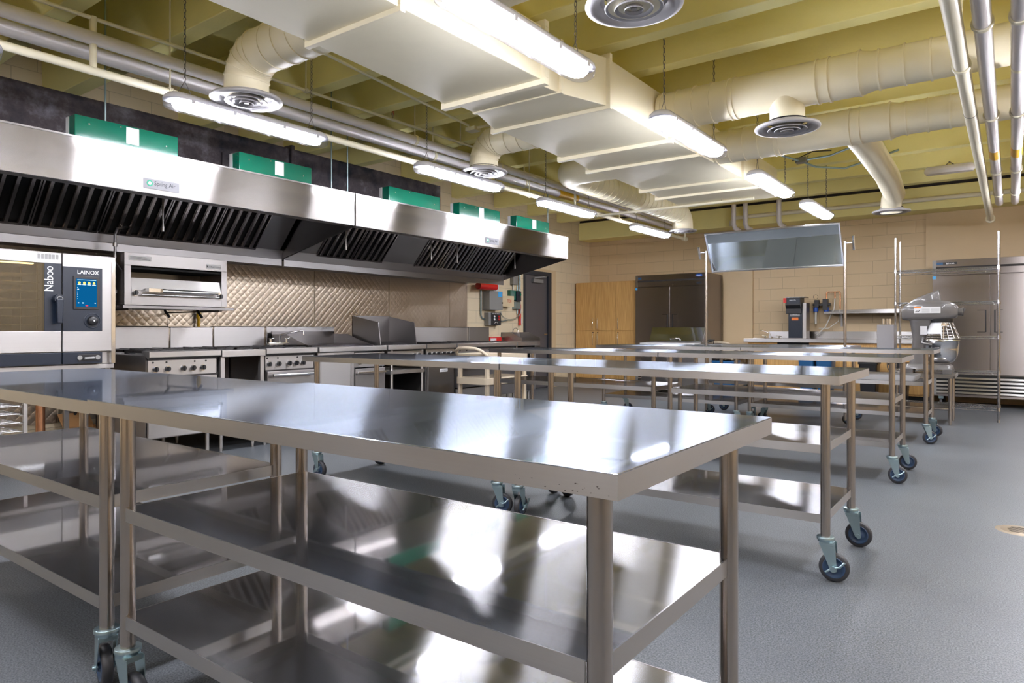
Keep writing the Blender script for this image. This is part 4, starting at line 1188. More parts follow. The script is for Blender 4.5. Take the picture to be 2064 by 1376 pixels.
# right part
cp = box('side_panel', 'steel_bright', t, 0.552, 0.905, F2 - 0.02, F2 + 0.028, 0.94, 1.70, bevel=0.003)
pn = box('control_panel', 'navy_plastic', cp, 0.553, 0.835, F2 - 0.023, F2 - 0.018, 1.10, 1.60, bevel=0.002)
box('side_trim', 'chrome', t, 0.908, 0.94, F2 - 0.01, F2 + 0.028, 0.84, 1.70, bevel=0.002)
box('screen_frame', 'black_plastic', cp, 0.623, 0.812, F2 - 0.030, F2 - 0.023, 1.268, 1.53, bevel=0.004)
sc_ = box('screen', 'screen_blue', cp, 0.643, 0.792, F2 - 0.0312, F2 - 0.030, 1.29, 1.51)
m = MB(); mg = MB(); mrd = MB()
y = F2 - 0.032
for k in range(4):
    x = 0.652 + k * 0.035
    m.box(x, x + 0.026, y, y + 0.0006, 1.462, 1.466)
    mg.cyl((x + 0.013, y, 1.478), (x + 0.013, y + 0.0006, 1.478), 0.009, 12)
for k in range(6): m.box(0.651, 0.655, y, y + 0.0006, 1.44 - 0.018 * k, 1.444 - 0.018 * k)
m.box(0.65, 0.785, y, y + 0.0006, 1.5, 1.502).box(0.655, 0.663, y, y + 0.0006, 1.318, 1.324).box(0.685, 0.697, y, y + 0.0006, 1.318, 1.324).box(0.775, 0.782, y, y + 0.0006, 1.318, 1.324).box(0.651, 0.662, y, y + 0.0006, 1.425, 1.43)
m.build('icons', 'screen_white', cp); mg.build('food_icons', 'screen_gold', cp)
mrd.box(0.71, 0.727, y, y + 0.0006, 1.297, 1.303); mrd.build('red_icon', 'screen_red', cp)
text('lettering', 'LAINOX', 0.043, 'text_white', cp, front(0.652, F2 - 0.024, 1.548), sx=0.98)
MB().lathe([(0.0, F2 - 0.052), (0.03, F2 - 0.052), (0.036, F2 - 0.046), (0.037, F2 - 0.023)], 28, 'y', (0.76, 0, 1.182)).build('knob', 'black_plastic', cp)
MB().lathe([(0.054, F2 - 0.024), (0.058, F2 - 0.028), (0.062, F2 - 0.024)], 32, 'y', (0.76, 0, 1.182)).build('knob_ring', 'navy_plastic', cp)
MB().cyl((0.764, F2 - 0.053, 1.182), (0.764, F2 - 0.052, 1.182), 0.006, 10).build('knob_mark', 'text_white', cp)
box('lower_strip', 'navy_plastic', t, 0.0, 0.545, F2 - 0.022, F2 + 0.028, 0.845, 0.935, bevel=0.002)
ls = box('lower_strip', 'navy_plastic', t, 0.552, 0.835, F2 - 0.022, F2 + 0.028, 0.845, 0.935, bevel=0.002)
MB().box(0.66, 0.82, F2 - 0.026, F2 - 0.022, 0.862, 0.918).build('probe_dock', 'black_plastic', ls, 0.004)
MB().cyl((0.70, F2 - 0.036, 0.885), (0.77, F2 - 0.036, 0.888), 0.011, 12).cyl((0.67, F2 - 0.03, 0.892), (0.67, F2 - 0.024, 0.892), 0.018, 16).cyl((0.80, F2 - 0.03, 0.892), (0.80, F2 - 0.024, 0.892), 0.018, 16).build('probe', 'grey_box', ls)
MB().box(0.38, 0.53, F2 - 0.0215, F2 - 0.02, 1.64, 1.688).build('data_label', 'paper', dr)
m = MB()
for k in range(6): m.box(0.385 + 0.024 * k, 0.403 + 0.024 * k, F2 - 0.0222, F2 - 0.0215, 1.645, 1.683)
m.build('data_print', 'grey_box', dr)
# what is seen through the glass
m = MB()
for k in range(7):
    z = 1.15 + 0.064 * k
    for y in [F2 + 0.06 + 0.06 * i_ for i_ in range(9)]: m.tube([(0.07, y, z), (0.42, y, z)], 0.003, 5)
    for x in (0.07, 0.42): m.tube([(x, F2 + 0.05, z), (x, F2 + 0.56, z)], 0.004, 5)
for x in (0.06, 0.43):
    for y in (F2 + 0.12, F2 + 0.45): m.cyl((x, y, 1.11), (x, y, 1.61), 0.005, 8)
m.build('rack', 'brass_wire', t)
m = MB()
for r in (0.03, 0.06, 0.09, 0.12): m.lathe([(r - 0.004, -0.255), (r, -0.262), (r + 0.004, -0.255)], 28, 'y', (0.25, 0, 1.38))
m.build('fan_grille', 'brass_wire', t)
MB().box(0.10, 0.40, F2 + 0.10, F2 + 0.13, 1.61, 1.619).build('oven_lamp', 'oven_lamp', t)
# stand with tray slides
m = MB().box(0.0, 0.94, F2 + 0.02, -0.05, 0.80, 0.835)
st = m.build('stand_top', 'steel_bright', t, 0.002)
for (x, y) in ((0.025, F2 + 0.05), (0.90, F2 + 0.05), (0.025, -0.1), (0.90, -0.1)):
    box('stand_leg', 'steel_edge', t, x - 0.02, x + 0.02, y - 0.02, y + 0.02, 0, 0.80, bevel=0.003)
for x in (0.06, 0.335):
    box('slide_post', 'steel_edge', t, x - 0.012, x + 0.012, F2 + 0.06, F2 + 0.085, 0.10, 0.80)
    box('slide_post', 'steel_edge', t, x - 0.012, x + 0.012, -0.20, -0.175, 0.10, 0.80)
for k in range(9):
    z = 0.16 + k * 0.062
    MB().box(0.07, 0.10, F2 + 0.07, -0.18, z, z + 0.003).box(0.30, 0.33, F2 + 0.07, -0.18, z, z + 0.003).build('tray_slide', 'steel_bright', t)
g0 = MB()
for k in range(9): g0.cyl((0.09, F2 + 0.09 + k * 0.08, 0.0), (0.31, F2 + 0.09 + k * 0.08, 0.0), 0.003, 6)
for x in (0.09, 0.31): g0.cyl((x, F2 + 0.08, 0), (x, -0.2, 0), 0.004, 6)
for i, z in enumerate((0.60, 0.54, 0.48, 0.415, 0.35, 0.29)):
    gr = thing('oven_rack', ('wire oven rack in the stand under the combi oven, topmost', 'wire oven rack in the stand, second from the top', 'wire oven rack in the stand, third from the top', 'wire oven rack in the stand, fourth from the top', 'wire oven rack in the stand, second from the bottom', 'wire oven rack in the stand, lowest')[i], 'rack', (-6.85, 1.62, z), R90, 'wire racks stored under the combi oven')
    if i == 0:
        go = g0.build('grid', 'chrome', gr); go0 = go
    else:
        go = go0.copy(); COL.objects.link(go); go.parent = gr
# behind the stand
t = thing('waste_pipe', 'thick copper-brown upright pipe behind the combi oven stand', 'pipe', (-6.45, 2.22, 0.0))
MB().cyl((0, 0, 0.0), (0, 0, 0.78), 0.034, 18).build('pipe', 'copper', t)
t = thing('gas_hose', 'yellow gas hose running sideways behind the oven stand', 'hose', (-6.95, 2.0, 0.66))
MB().tube([(0, -0.2, 0.0), (0, 0.3, -0.01), (0, 0.6, 0.0), (0.0, 0.72, 0.03)], 0.022, 10).build('hose', 'yellow_paint', t)
t = thing('black_cable', 'black cable hanging beside a wall socket behind the oven stand', 'cable', (-7.08, 2.80, 0.2))
MB().tube([(0.0, 0.0, 0.5), (0.02, -0.02, 0.3), (0.0, -0.08, 0.12), (-0.02, -0.12, 0.0)], 0.014, 8).build('cable', 'black_plastic', t)
t = thing('wall_socket', 'grey double socket low on the quilted wall', 'socket', (-7.13, 2.92, 0.36), R90)
MB().box(-0.04, 0.04, -0.03, 0, 0, 0.14).build('cover', 'zinc', t, 0.003)
for z in (0.04, 0.10): MB().cyl((0, -0.034, z), (0, -0.03, z), 0.018, 14).build('outlet', 'grey_box', t)
t = thing('cardboard_box', 'small open cardboard box on the floor behind the oven stand', 'box', (-6.97, 2.575, 0.0), R90)
m = MB().box(0, 0.26, -0.2, -0.195, 0, 0.22).box(0, 0.26, -0.005, 0, 0, 0.22).box(0, 0.005, -0.195, -0.005, 0, 0.22).box(0.255, 0.26, -0.195, -0.005, 0, 0.22).box(0, 0.26, -0.2, 0, 0, 0.004)
m.build('carton', 'cardboard', t)
MB().prism([(0.0, 0.22), (0.12, 0.33), (0.124, 0.327), (0.004, 0.22)], 0.0, 0.26, 'yz').build('flap', 'cardboard', t)
MB().prism([(-0.2, 0.22), (-0.30, 0.20), (-0.30, 0.204), (-0.2, 0.224)], 0.0, 0.26, 'yz').build('flap', 'cardboard', t)

# ================================================================ CONTROLS ON THE LEFT WALL
t = thing('suppression_cylinder', 'red cylinder box under the slanted end of the far hood', 'cylinder', (LW, 8.62, 1.775), R90)
MB().box(0, 0.10, -0.22, -0.02, 0.0, 0.11).build('bracket', 'dark_void', t) if False else None
MB().cyl((0.0, -0.14, 0.05), (0.46, -0.14, 0.05), 0.06, 20).build('cylinder', 'red_paint', t)
MB().box(0.16, 0.22, -0.14, 0.0, 0.02, 0.08).build('bracket', 'grey_box', t)
pl = MB().box(0.47, 0.61, -0.10, -0.09, -0.02, 0.11).build('tag', 'paper', t)
m = MB()
for k in range(5): m.box(0.49 + 0.02 * k, 0.50 + 0.02 * k, -0.102, -0.10, 0.02 + 0.01 * (k % 2), 0.07)
m.build('print', 'text_dark', pl)
t = thing('control_cabinet', 'grey steel control cabinet with blue sticker, below the red cylinder', 'control box', (LW, 8.90, 1.44), R90)
MB().box(0, 0.36, -0.16, 0.0, 0, 0.315).build('body', 'grey_box', t, 0.003)
MB().box(0.23, 0.34, -0.164, -0.16, 0.22, 0.31).build('sticker', 'sticker_blue', t, label='blue sticker')
MB().cyl((0.34, -0.17, 0.12), (0.34, -0.16, 0.12), 0.014, 8).build('lock', 'black_plastic', t)
t = thing('conduit', 'upright grey conduit running down beside the control cabinet', 'conduit', (-7.13, 8.84, 1.30))
MB().tube([(0, 0, 0.46), (0, 0, 0.06), (0, 0.03, 0.0), (0, 0.1, -0.02)], 0.013, 8).build('conduit', 'zinc', t)
t = thing('push_button_panel', 'black panel with red buttons on a grey box, under the control cabinet', 'control box', (LW, 8.95, 1.18), R90)
MB().box(0, 0.33, -0.10, 0, 0, 0.215).build('body', 'grey_box', t, 0.003)
f = box('face', 'black_plastic', t, 0.06, 0.33, -0.105, -0.10, 0.0, 0.215)
text('lettering', 'PUSH  BUTTON', 0.026, 'text_white', f, front(0.075, -0.107, 0.186), sx=0.9) if False else scribble(f, 0.085, 0.31, -0.1062, 0.188, 0.018, 'text_white')
for (x, z, mm) in ((0.14, 0.15, 'text_white'), (0.14, 0.10, 'text_white'), (0.26, 0.15, 'red_paint'), (0.26, 0.10, 'red_paint')):
    MB().cyl((x, -0.12, z), (x, -0.105, z), 0.017, 14).build('button', mm, f)
text('lettering', '2', 0.04, 'text_white', f, front(0.19, -0.107, 0.02)) if False else MB().tube([(0.15, -0.107, 0.03), (0.18, -0.107, 0.055), (0.22, -0.107, 0.05), (0.24, -0.107, 0.03)], 0.004, 5).build('print', 'text_white', f)
t = thing('control_box', 'cream wall box with red letters TDI', 'control box', (LW, 9.27, 1.50), R90)
MB().box(0, 0.33, -0.15, 0.0, 0, 0.19).build('body', 'tan_box', t, 0.003)
lf = text('lettering', 'TDI', 0.075, 'text_red', t, front(0.13, -0.152, 0.075))
MB().box(0.0, 0.12, -0.08, 0, -0.03, 0.0).cyl((0.05, -0.1, 0.03), (0.0, -0.12, -0.0), 0.012, 8).build('bracket', 'drain_brass', t)
t = thing('relay_box', 'dark green relay box with a clear cover behind the cream wall box', 'control box', (LW, 9.605, 1.63), R90)
MB().box(0, 0.28, -0.07, 0, 0.0, 0.17).build('body', 'green_paint', t, 0.003)
MB().box(0.16, 0.30, -0.09, 0, -0.02, 0.16).build('cover', 'navy_plastic', t, 0.003)
MB().box(0.14, 0.30, -0.075, 0, -0.16, -0.03).build('lower_box', 'zinc', t, 0.003)
MB().cyl((0.27, -0.096, 0.10), (0.27, -0.09, 0.10), 0.025, 14).build('badge', 'green_paint', t)
t = thing('switch_box', 'small dark grey switch box on conduits above the green relay box', 'control box', (LW, 9.68, 1.90), R90)
MB().box(0, 0.13, -0.08, 0, 0, 0.17).build('body', 'grey_box', t, 0.003)
MB().tube([(0.03, -0.02, 0.17), (0.03, -0.02, 0.40)], 0.008, 6).tube([(0.09, -0.02, 0.17), (0.09, -0.02, 0.40)], 0.008, 6).tube([(0.07, -0.02, 0.0), (0.07, -0.02, -0.10)], 0.008, 6).build('conduit', 'zinc', t)
t = thing('gas_pull_conduit', 'conduit painted red at the bottom beside the dark door', 'conduit', (-7.12, 9.94, 1.18))
MB().cyl((0, 0, 0.38), (0, 0, 1.15), 0.016, 10).cyl((-0.01, -0.06, 0.2), (-0.01, -0.06, 1.15), 0.010, 8).build('conduit', 'zinc', t)
MB().cyl((0, 0, 0.0), (0, 0, 0.38), 0.024, 12).build('red_sleeve', 'red_paint', t)
MB().box(-0.03, 0.0, 0.03, 0.07, 0.02, 0.14).build('wall_plate', 'paper', t)
t = thing('loose_cable', 'blue-grey cables drooping below the cream wall box', 'cable', (-7.10, 9.3, 1.26))
m = MB()
for k, (dz, rr) in enumerate(((0, 0.004), (0.02, 0.004))):
    m.tube([(0.02, 0.02 + 0.55 * (1 - math.cos(PI * j / 10)) / 2 * 1.1, 0.17 - dz + 0.05 * j / 10 - 0.17 * math.sin(PI * j / 10)) for j in range(11)], rr, 6)
m.tube([(0.0, 0.0, 0.0), (0.0, 0.1, -0.01), (0.0, 0.24, 0.01)], 0.01, 6)
m.build('cable', 'zinc', t)
t = thing('pull_station', 'red pull station low on the wall behind the end of the cookline', 'pull station', (LW, 9.05, 0.85), R90)
MB().box(0, 0.32, -0.05, 0, 0, 0.13).build('body', 'red_paint', t, 0.003)
scribble(MB().box(0.01, 0.17, -0.053, -0.05, 0.01, 0.11).build('label', 'paper', t), 0.03, 0.15, -0.0532, 0.03, 0.05, 'text_red')
t = thing('hand_sink', 'small steel hand sink with side splashes and gooseneck faucet by the dark door', 'sink', (LW, 9.42, 0.0), R90)
m = MB().box(0, 0.55, -0.45, -0.42, 0.80, 0.92).box(0, 0.03, -0.42, 0, 0.80, 0.92).box(0.52, 0.55, -0.42, 0, 0.80, 0.92).box(0.03, 0.52, -0.42, -0.0, 0.79, 0.80)
m.build('bowl', 'steel_panel', t, 0.004)
MB().box(0, 0.55, -0.015, 0, 0.92, 1.06).build('backsplash', 'steel_bright', t)
for x in (0.0, 0.545): MB().prism([(0, 0.92), (0, 1.06), (-0.20, 1.06), (-0.45, 0.96), (-0.45, 0.92)], x, x + 0.006, 'yz').build('side_splash', 'steel_panel', t)
MB().tube([(0.27, -0.06, 0.92), (0.27, -0.06, 1.08)] + [(0.27, -0.06 - 0.055 + 0.055 * math.cos(a), 1.08 + 0.055 * math.sin(a)) for a in [PI * k / 6 for k in range(1, 7)]] + [(0.27, -0.17, 1.04)], 0.008, 8).build('faucet', 'chrome', t)
for x in (0.2, 0.34): MB().cyl((x, -0.06, 0.92), (x, -0.06, 0.96), 0.012, 10).tube([(x, -0.06, 0.965), (x, -0.12, 0.975)], 0.006, 6).build('tap_handle', 'chrome', t)
m = MB()
for x in (0.12, 0.43): m.tube([(x, -0.40, 0.80), (x, -0.02, 0.55)], 0.01, 8)
MB().tube([(0.27, -0.2, 0.79), (0.27, -0.2, 0.55), (0.27, -0.1, 0.50), (0.27, -0.005, 0.50)], 0.02, 10).build('drain_pipe', 'chrome', t)
m.build('wall_strut', 'steel_edge', t)

# ================================================================ BACK WALL
t = thing('cupboard', 'tall oak cupboard with six doors in the back left corner', 'cupboard', (-7.10, 11.88, 0), 0)
W6 = 1.35
box('body', 'oak', t, 0, W6, 0, 0.60, 0.14, 2.045, bevel=0.002)
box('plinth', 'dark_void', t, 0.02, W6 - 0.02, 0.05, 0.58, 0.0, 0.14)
for j, (z0, z1, hz0, hz1) in enumerate(((0.145, 1.082, 0.80, 1.04), (1.088, 2.04, 1.11, 1.33))):
    for i in range(3):
        x0 = 0.003 + i * 0.449; x1 = x0 + 0.443
        dd = box('door', 'oak', t, x0, x1, -0.02, 0.0, z0, z1, bevel=0.0015)
        hx = (x1 - 0.05) if i == 0 else (x0 + 0.05)
        MB().tube([(hx, -0.02, hz0), (hx, -0.05, hz0 + 0.02), (hx, -0.05, hz1 - 0.02), (hx, -0.02, hz1)], 0.005, 8).build('handle', 'chrome', dd)
        MB().cyl((hx, -0.024, hz0 + (0.27 if j == 0 else -0.04) - 0.02), (hx, -0.02, hz0 + (0.27 if j == 0 else -0.04) - 0.02), 0.011, 10).build('lock', 'chrome', dd)

def fridge(label, x, w, logo):
    t = thing('reach_in_fridge', label, 'refrigerator', (x, 11.70, 0), 0, 'stainless two-door fridges on the back wall')
    box('body', 'fridge_steel', t, 0.0, w, 0.03, 0.74, 0.14, 2.12, bevel=0.004)
    box('header', 'fridge_steel', t, 0.0, w, 0.0, 0.03, 1.90, 2.12, bevel=0.003)
    box('header_slot', 'black_line', t, 0.045, w - 0.045, -0.002, 0.03, 1.99, 2.02)
    box('corner_strip', 'steel_bright', t, 0.0, 0.045, -0.004, 0.0, 1.90, 2.12)
    for i in range(2):
        x0 = 0.003 + i * (w / 2); x1 = x0 + w / 2 - 0.006
        dd = box('door', 'fridge_steel', t, x0, x1, -0.015, 0.028, 0.47, 1.888, bevel=0.004)
        hx = x1 - 0.145 if i == 0 else x0 + 0.045
        m = MB().box(hx, hx + 0.10, -0.018, -0.013, 1.08, 1.38)
        h = m.build('handle_recess', 'fridge_steel', dd)
        m = MB()
        ex = hx + 0.09 if i == 0 else hx
        m.box(ex, ex + 0.018, -0.026, -0.014, 1.075, 1.385).box(hx, hx + 0.108 if i == 0 else hx + 0.10, -0.022, -0.014, 1.38, 1.388).box(hx, hx + 0.10, -0.022, -0.014, 1.07, 1.078)
        m.build('handle_edge', 'black_plastic', h)
        MB().cyl((w / 2 + (-0.05 if i == 0 else 0.05), -0.006, 1.925), (w / 2 + (-0.05 if i == 0 else 0.05), 0, 1.925), 0.010, 10).build('lock', 'chrome', dd)
    box('blue_tab', 'sticker_blue', t, 0.002, 0.045, -0.018, -0.015, 1.845, 1.885, label='small blue film tab')
    m = MB()
    for k in range(5): m.prism([(0.0, 0.185 + k * 0.052), (-0.012, 0.19 + k * 0.052), (-0.004, 0.215 + k * 0.052), (0.004, 0.215 + k * 0.052)], 0.05, w - 0.03, 'yz')
    gl_ = MB().box(0.04, w - 0.02, 0.004, 0.03, 0.18, 0.455).build('grille_back', 'dark_void', t)
    m.build('grille', 'steel_edge', t)
    box('grille_side', 'grey_box', t, 0.0, 0.05, -0.004, 0.03, 0.16, 0.46)
    for xx in (0.1, w - 0.1):
        for yy in (0.1, 0.65):
            c = MB().cyl((xx - 0.015, yy, 0.05), (xx + 0.015, yy, 0.05), 0.05, 18).build('caster', 'rubber', t)
            MB().box(xx - 0.03, xx + 0.03, yy - 0.03, yy + 0.03, 0.10, 0.14).build('caster_plate', 'zinc', c)
    if logo == 'tab':
        p = box('logo_plate', 'black_plastic', t, 0.05, 0.30, -0.003, 0.0, 2.05, 2.085)
        box('logo_patch', 'blue_plastic', p, 0.05, 0.13, -0.0045, -0.003, 2.05, 2.085)
        scribble(p, 0.17, 0.27, -0.0035, 2.056, 0.022, 'text_white')
    else:
        p = MB().lathe([(0.0, -0.004), (0.062, -0.004), (0.065, 0.0)], 32, 'y', (w - 0.15, 0, 2.075), sy=0.42).build('logo_oval', 'oval_blue', t)
        scribble(p, w - 0.19, w - 0.11, -0.0045, 2.064, 0.022, 'text_white')
        box('display', 'navy_plastic', t, w - 0.19, w - 0.10, -0.003, 0.0, 1.925, 1.958)
        box('blue_label', 'blue_plastic', t, 0.055, 0.12, -0.003, 0.0, 2.045, 2.08)
    return t
fridge('two-door steel fridge beside the oak cupboard, with a blue oval badge', -5.70, 1.38, 'oval')
fridge('two-door steel fridge cut by the right picture edge, behind the wire rack', -0.93, 1.38, 'tab')

# back counter with sink
t = thing('counter', 'long steel-topped counter with pale wooden doors along the back wall', 'counter', (-3.72, 11.82, 0), 0)
WC = 2.76
m = MB().box(0, WC, 0, 0.64, 0.925, 0.955).box(0, WC, 0, 0.012, 0.895, 0.93)
m.build('worktop', 'steel_bright', t, 0.003)
box('backsplash', 'steel_bright', t, 0.25, WC, 0.62, 0.64, 0.955, 1.075)
box('body', 'oak', t, 0.06, WC, 0.05, 0.62, 0.10, 0.925)
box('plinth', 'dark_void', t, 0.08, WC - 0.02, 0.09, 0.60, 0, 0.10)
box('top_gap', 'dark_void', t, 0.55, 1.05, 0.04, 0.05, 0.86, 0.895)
n = 6
for i in range(n):
    x0 = 0.065 + (WC - 0.07) / n * i
    dd = box('door', 'oak', t, x0, x0 + (WC - 0.07) / n - 0.006, 0.03, 0.05, 0.13, 0.70, bevel=0.001)
    MB().tube([(x0 + 0.18, 0.03, 0.64), (x0 + 0.18, 0.005, 0.64), (x0 + 0.28, 0.005, 0.64), (x0 + 0.28, 0.03, 0.64)], 0.005, 6).build('handle', 'chrome', dd)
    dr_ = box('drawer', 'oak', t, x0, x0 + (WC - 0.07) / n - 0.006, 0.03, 0.05, 0.706, 0.855, bevel=0.001)
bs = MB().box(0.12, 0.60, 0.16, 0.52, 0.955, 0.962).build('sink_rim', 'chrome', t, 0.002)
MB().box(0.16, 0.56, 0.2, 0.48, 0.80, 0.956).build('bowl', 'steel_dark', bs)
f = MB().tube([(0.34, 0.50, 0.96), (0.30, 0.46, 1.05), (0.18, 0.40, 1.10), (0.17, 0.39, 1.085)], 0.009, 8)
f.cyl((0.34, 0.50, 0.955), (0.34, 0.50, 0.985), 0.018, 12)
f.build('faucet', 'chrome', t)
for x in (0.22, 0.46): MB().cyl((x, 0.50, 0.955), (x, 0.50, 0.99), 0.012, 10).tube([(x - 0.04, 0.46, 1.0), (x + 0.04, 0.5, 0.99)], 0.006, 6).build('tap_handle', 'chrome', t)

# coffee brewer
t = thing('coffee_brewer', 'tall narrow black coffee brewer with a red switch on the back counter', 'coffee machine', (-3.06, 11.95, 0.955), 0)
box('column', 'navy_plastic', t, 0.03, 0.25, 0.06, 0.28, 0.0, 0.50, bevel=0.003)
box('side', 'steel_edge', t, 0.25, 0.31, 0.08, 0.32, 0.0, 0.60, bevel=0.002)
MB().prism([(0.02, 0.42), (0.02, 0.50), (-0.02, 0.56), (-0.02, 0.68), (0.25, 0.70), (0.25, 0.42)], 0.0, 0.24, 'yz').build('head', 'black_plastic', t, 0.004)
box('head_cap', 'steel_edge', t, -0.005, 0.30, 0.0, 0.30, 0.685, 0.70, bevel=0.002)
box('base', 'steel_panel', t, -0.04, 0.33, -0.02, 0.32, 0.0, 0.012, bevel=0.002)
sw = box('red_switch', 'red_paint', t, -0.03, 0.02, -0.03, 0.0, 0.60, 0.68, label='red switch')
scribble(box('front_print', 'navy_plastic', t, 0.03, 0.23, -0.024, -0.02, 0.58, 0.67), 0.07, 0.17, -0.0245, 0.635, 0.02, 'text_white')
pl = box('label', 'grey_box', t, 0.055, 0.215, 0.054, 0.06, 0.375, 0.47, label='grey label with red stripe')
box('label_stripe', 'red_paint', pl, 0.055, 0.215, 0.052, 0.054, 0.452, 0.47)
scribble(pl, 0.10, 0.17, 0.0538, 0.40, 0.03, 'text_white')
pl = box('label', 'orange_paint', t, 0.085, 0.19, 0.054, 0.06, 0.31, 0.355, label='orange label')
t = thing('water_filter', 'black water filter unit with blue knobs and copper pipe beside the coffee brewer', 'water filter', (-2.72, 12.34, 1.35), 0)
MB().box(0.0, 0.28, 0.0, 0.08, 0.16, 0.20).box(0.03, 0.10, -0.02, 0.08, 0.13, 0.26).box(0.16, 0.24, -0.02, 0.08, 0.08, 0.27).build('body', 'black_plastic', t, 0.004)
for x in (0.045, 0.21): MB().cyl((x, 0.02, 0.06), (x, 0.02, 0.13), 0.04, 18).build('knob', 'oval_blue', t)
MB().cyl((0.045, 0.02, -0.15), (0.045, 0.02, 0.06), 0.018, 12).build('sight_tube', 'hose', t)
MB().lathe([(0.035, -0.005), (0.04, 0.0), (0.035, 0.005)], 20, 'y', (0.05, 0, 0.31)).build('gauge', 'black_plastic', t)
MB().tube([(0.21, 0.05, 0.27), (0.21, 0.05, 0.37), (0.22, 0.05, 0.39), (0.41, 0.05, 0.39), (0.42, 0.05, 0.37), (0.42, 0.05, 0.1)], 0.012, 10).tube([(0.34, 0.05, 0.39), (0.34, 0.05, 0.28)], 0.012, 10).build('copper_pipe', 'copper', t)
MB().tube([(0.34, 0.05, 0.28), (0.33, 0.03, 0.1), (0.2, 0.0, -0.2), (0.05, 0.0, -0.34)], 0.009, 8).build('hose', 'hose', t)
MB().tube([(0.42, 0.05, 0.1), (0.40, 0.03, -0.1), (0.25, 0.0, -0.22), (0.10, 0.0, -0.22)], 0.006, 8).build('hose', 'hose', t)
t = thing('wall_shelf', 'long steel wall shelf on brackets above the back counter', 'shelf', (-2.50, 12.0, 1.40), 0)
MB().box(0, 1.5, 0.14, 0.46, 0.0, 0.003).box(0, 1.5, 0.14, 0.143, -0.03, 0.0).box(0, 1.5, 0.455, 0.46, 0, 0.04).build('board', 'steel_bright', t, 0.0015)
for x in (0.20, 1.25): MB().prism([(0.20, -0.002), (0.46, -0.002), (0.46, -0.24), (0.44, -0.24), (0.42, -0.05)], x, x + 0.03, 'yz').build('bracket', 'steel_edge', t)

# ================================================================ WIRE RACK
t = thing('wire_rack', 'tall chrome wire shelving rack, five shelves, before the right fridge', 'rack', (-1.20, 9.98, 0), 0)
RW, RD = 1.08, 0.46
for (x, y) in ((0, 0), (RW, 0), (0, RD), (RW, RD)):
    m = MB().cyl((x, y, 0.04), (x, y, 2.285), 0.0125, 14)
    p = m.build('post', 'rack_chrome', t)
    m = MB()
    for k in range(80): m.cyl((x, y, 0.10 + k * 0.0254), (x, y, 0.102 + k * 0.0254), 0.0132, 10, caps=False)
    m.build('groove', 'steel_dark', p)
    MB().cyl((x, y, 0), (x, y, 0.045), 0.016, 12, 0.010).build('foot', 'rack_chrome', p)
for z in (0.164, 0.595, 1.027, 1.453, 1.864):
    m = MB()
    for (y) in (0.0, RD):
        for dz in (0.0, 0.028): m.tube([(0.012, y, z - dz), (RW - 0.012, y, z - dz)], 0.0042, 6)
        zz = []
        k = 0; x = 0.02
        while x < RW - 0.02:
            zz.append((x, y, z - (0.028 if k % 2 else 0))); x += 0.035; k += 1
        m.tube(zz, 0.0028, 4)
    for x in (0.0, RW):
        for dz in (0.0, 0.028): m.tube([(x, 0.012, z - dz), (x, RD - 0.012, z - dz)], 0.003, 6)
    n = 40
    for k in range(n + 1):
        x = 0.02 + (RW - 0.04) * k / n
        m.tube([(x, 0, z + 0.003), (x, RD, z + 0.003)], 0.0016, 4)
    for y in (RD / 3, 2 * RD / 3): m.tube([(0, y, z), (RW, y, z)], 0.003, 5)
    sh = m.build('wire_shelf', 'rack_chrome', t)
    for (x, y) in ((0, 0), (RW, 0), (0, RD), (RW, RD)):
        MB().cyl((x, y, z - 0.03), (x, y, z + 0.012), 0.019, 14, 0.016).build('collar', 'rack_chrome', sh)

# ================================================================ STAND AND MIXER
st = thing('equipment_stand', 'low steel stand carrying the grey mixer', 'stand', (-1.22, 9.30, 0), 0)
MB().box(0, 0.70, 0, 0.58, 0.572, 0.59).box(0, 0.70, 0, 0.015, 0.545, 0.575).box(0.685, 0.70, 0, 0.58, 0.545, 0.575).box(0, 0.015, 0, 0.58, 0.545, 0.575).build('top', 'steel_edge', st, 0.003)
for (x, y) in ((0.05, 0.05), (0.65, 0.05), (0.05, 0.53), (0.65, 0.53)):
    l = MB().cyl((x, y, 0.03), (x, y, 0.572), 0.0205, 18).build('leg', 'steel_leg', st)
    MB().cyl((x, y, 0), (x, y, 0.035), 0.014, 12).build('foot', 'steel_leg', l)
MB().box(0.05, 0.65, 0.05, 0.53, 0.195, 0.2).build('shelf', 'steel_shelf', st)
MB().cyl((0.05, 0.05, 0.185), (0.65, 0.05, 0.185), 0.016, 12).cyl((0.05, 0.53, 0.185), (0.65, 0.53, 0.185), 0.016, 12).cyl((0.65, 0.05, 0.185), (0.65, 0.53, 0.185), 0.016, 12).cyl((0.05, 0.05, 0.185), (0.05, 0.53, 0.185), 0.016, 12).build('shelf_tube', 'steel_leg', st)

mx = thing('stand_mixer', 'grey planetary floor mixer with steel bowl and wire guard', 'mixer', (-1.05, 9.57, 0.59), 0)
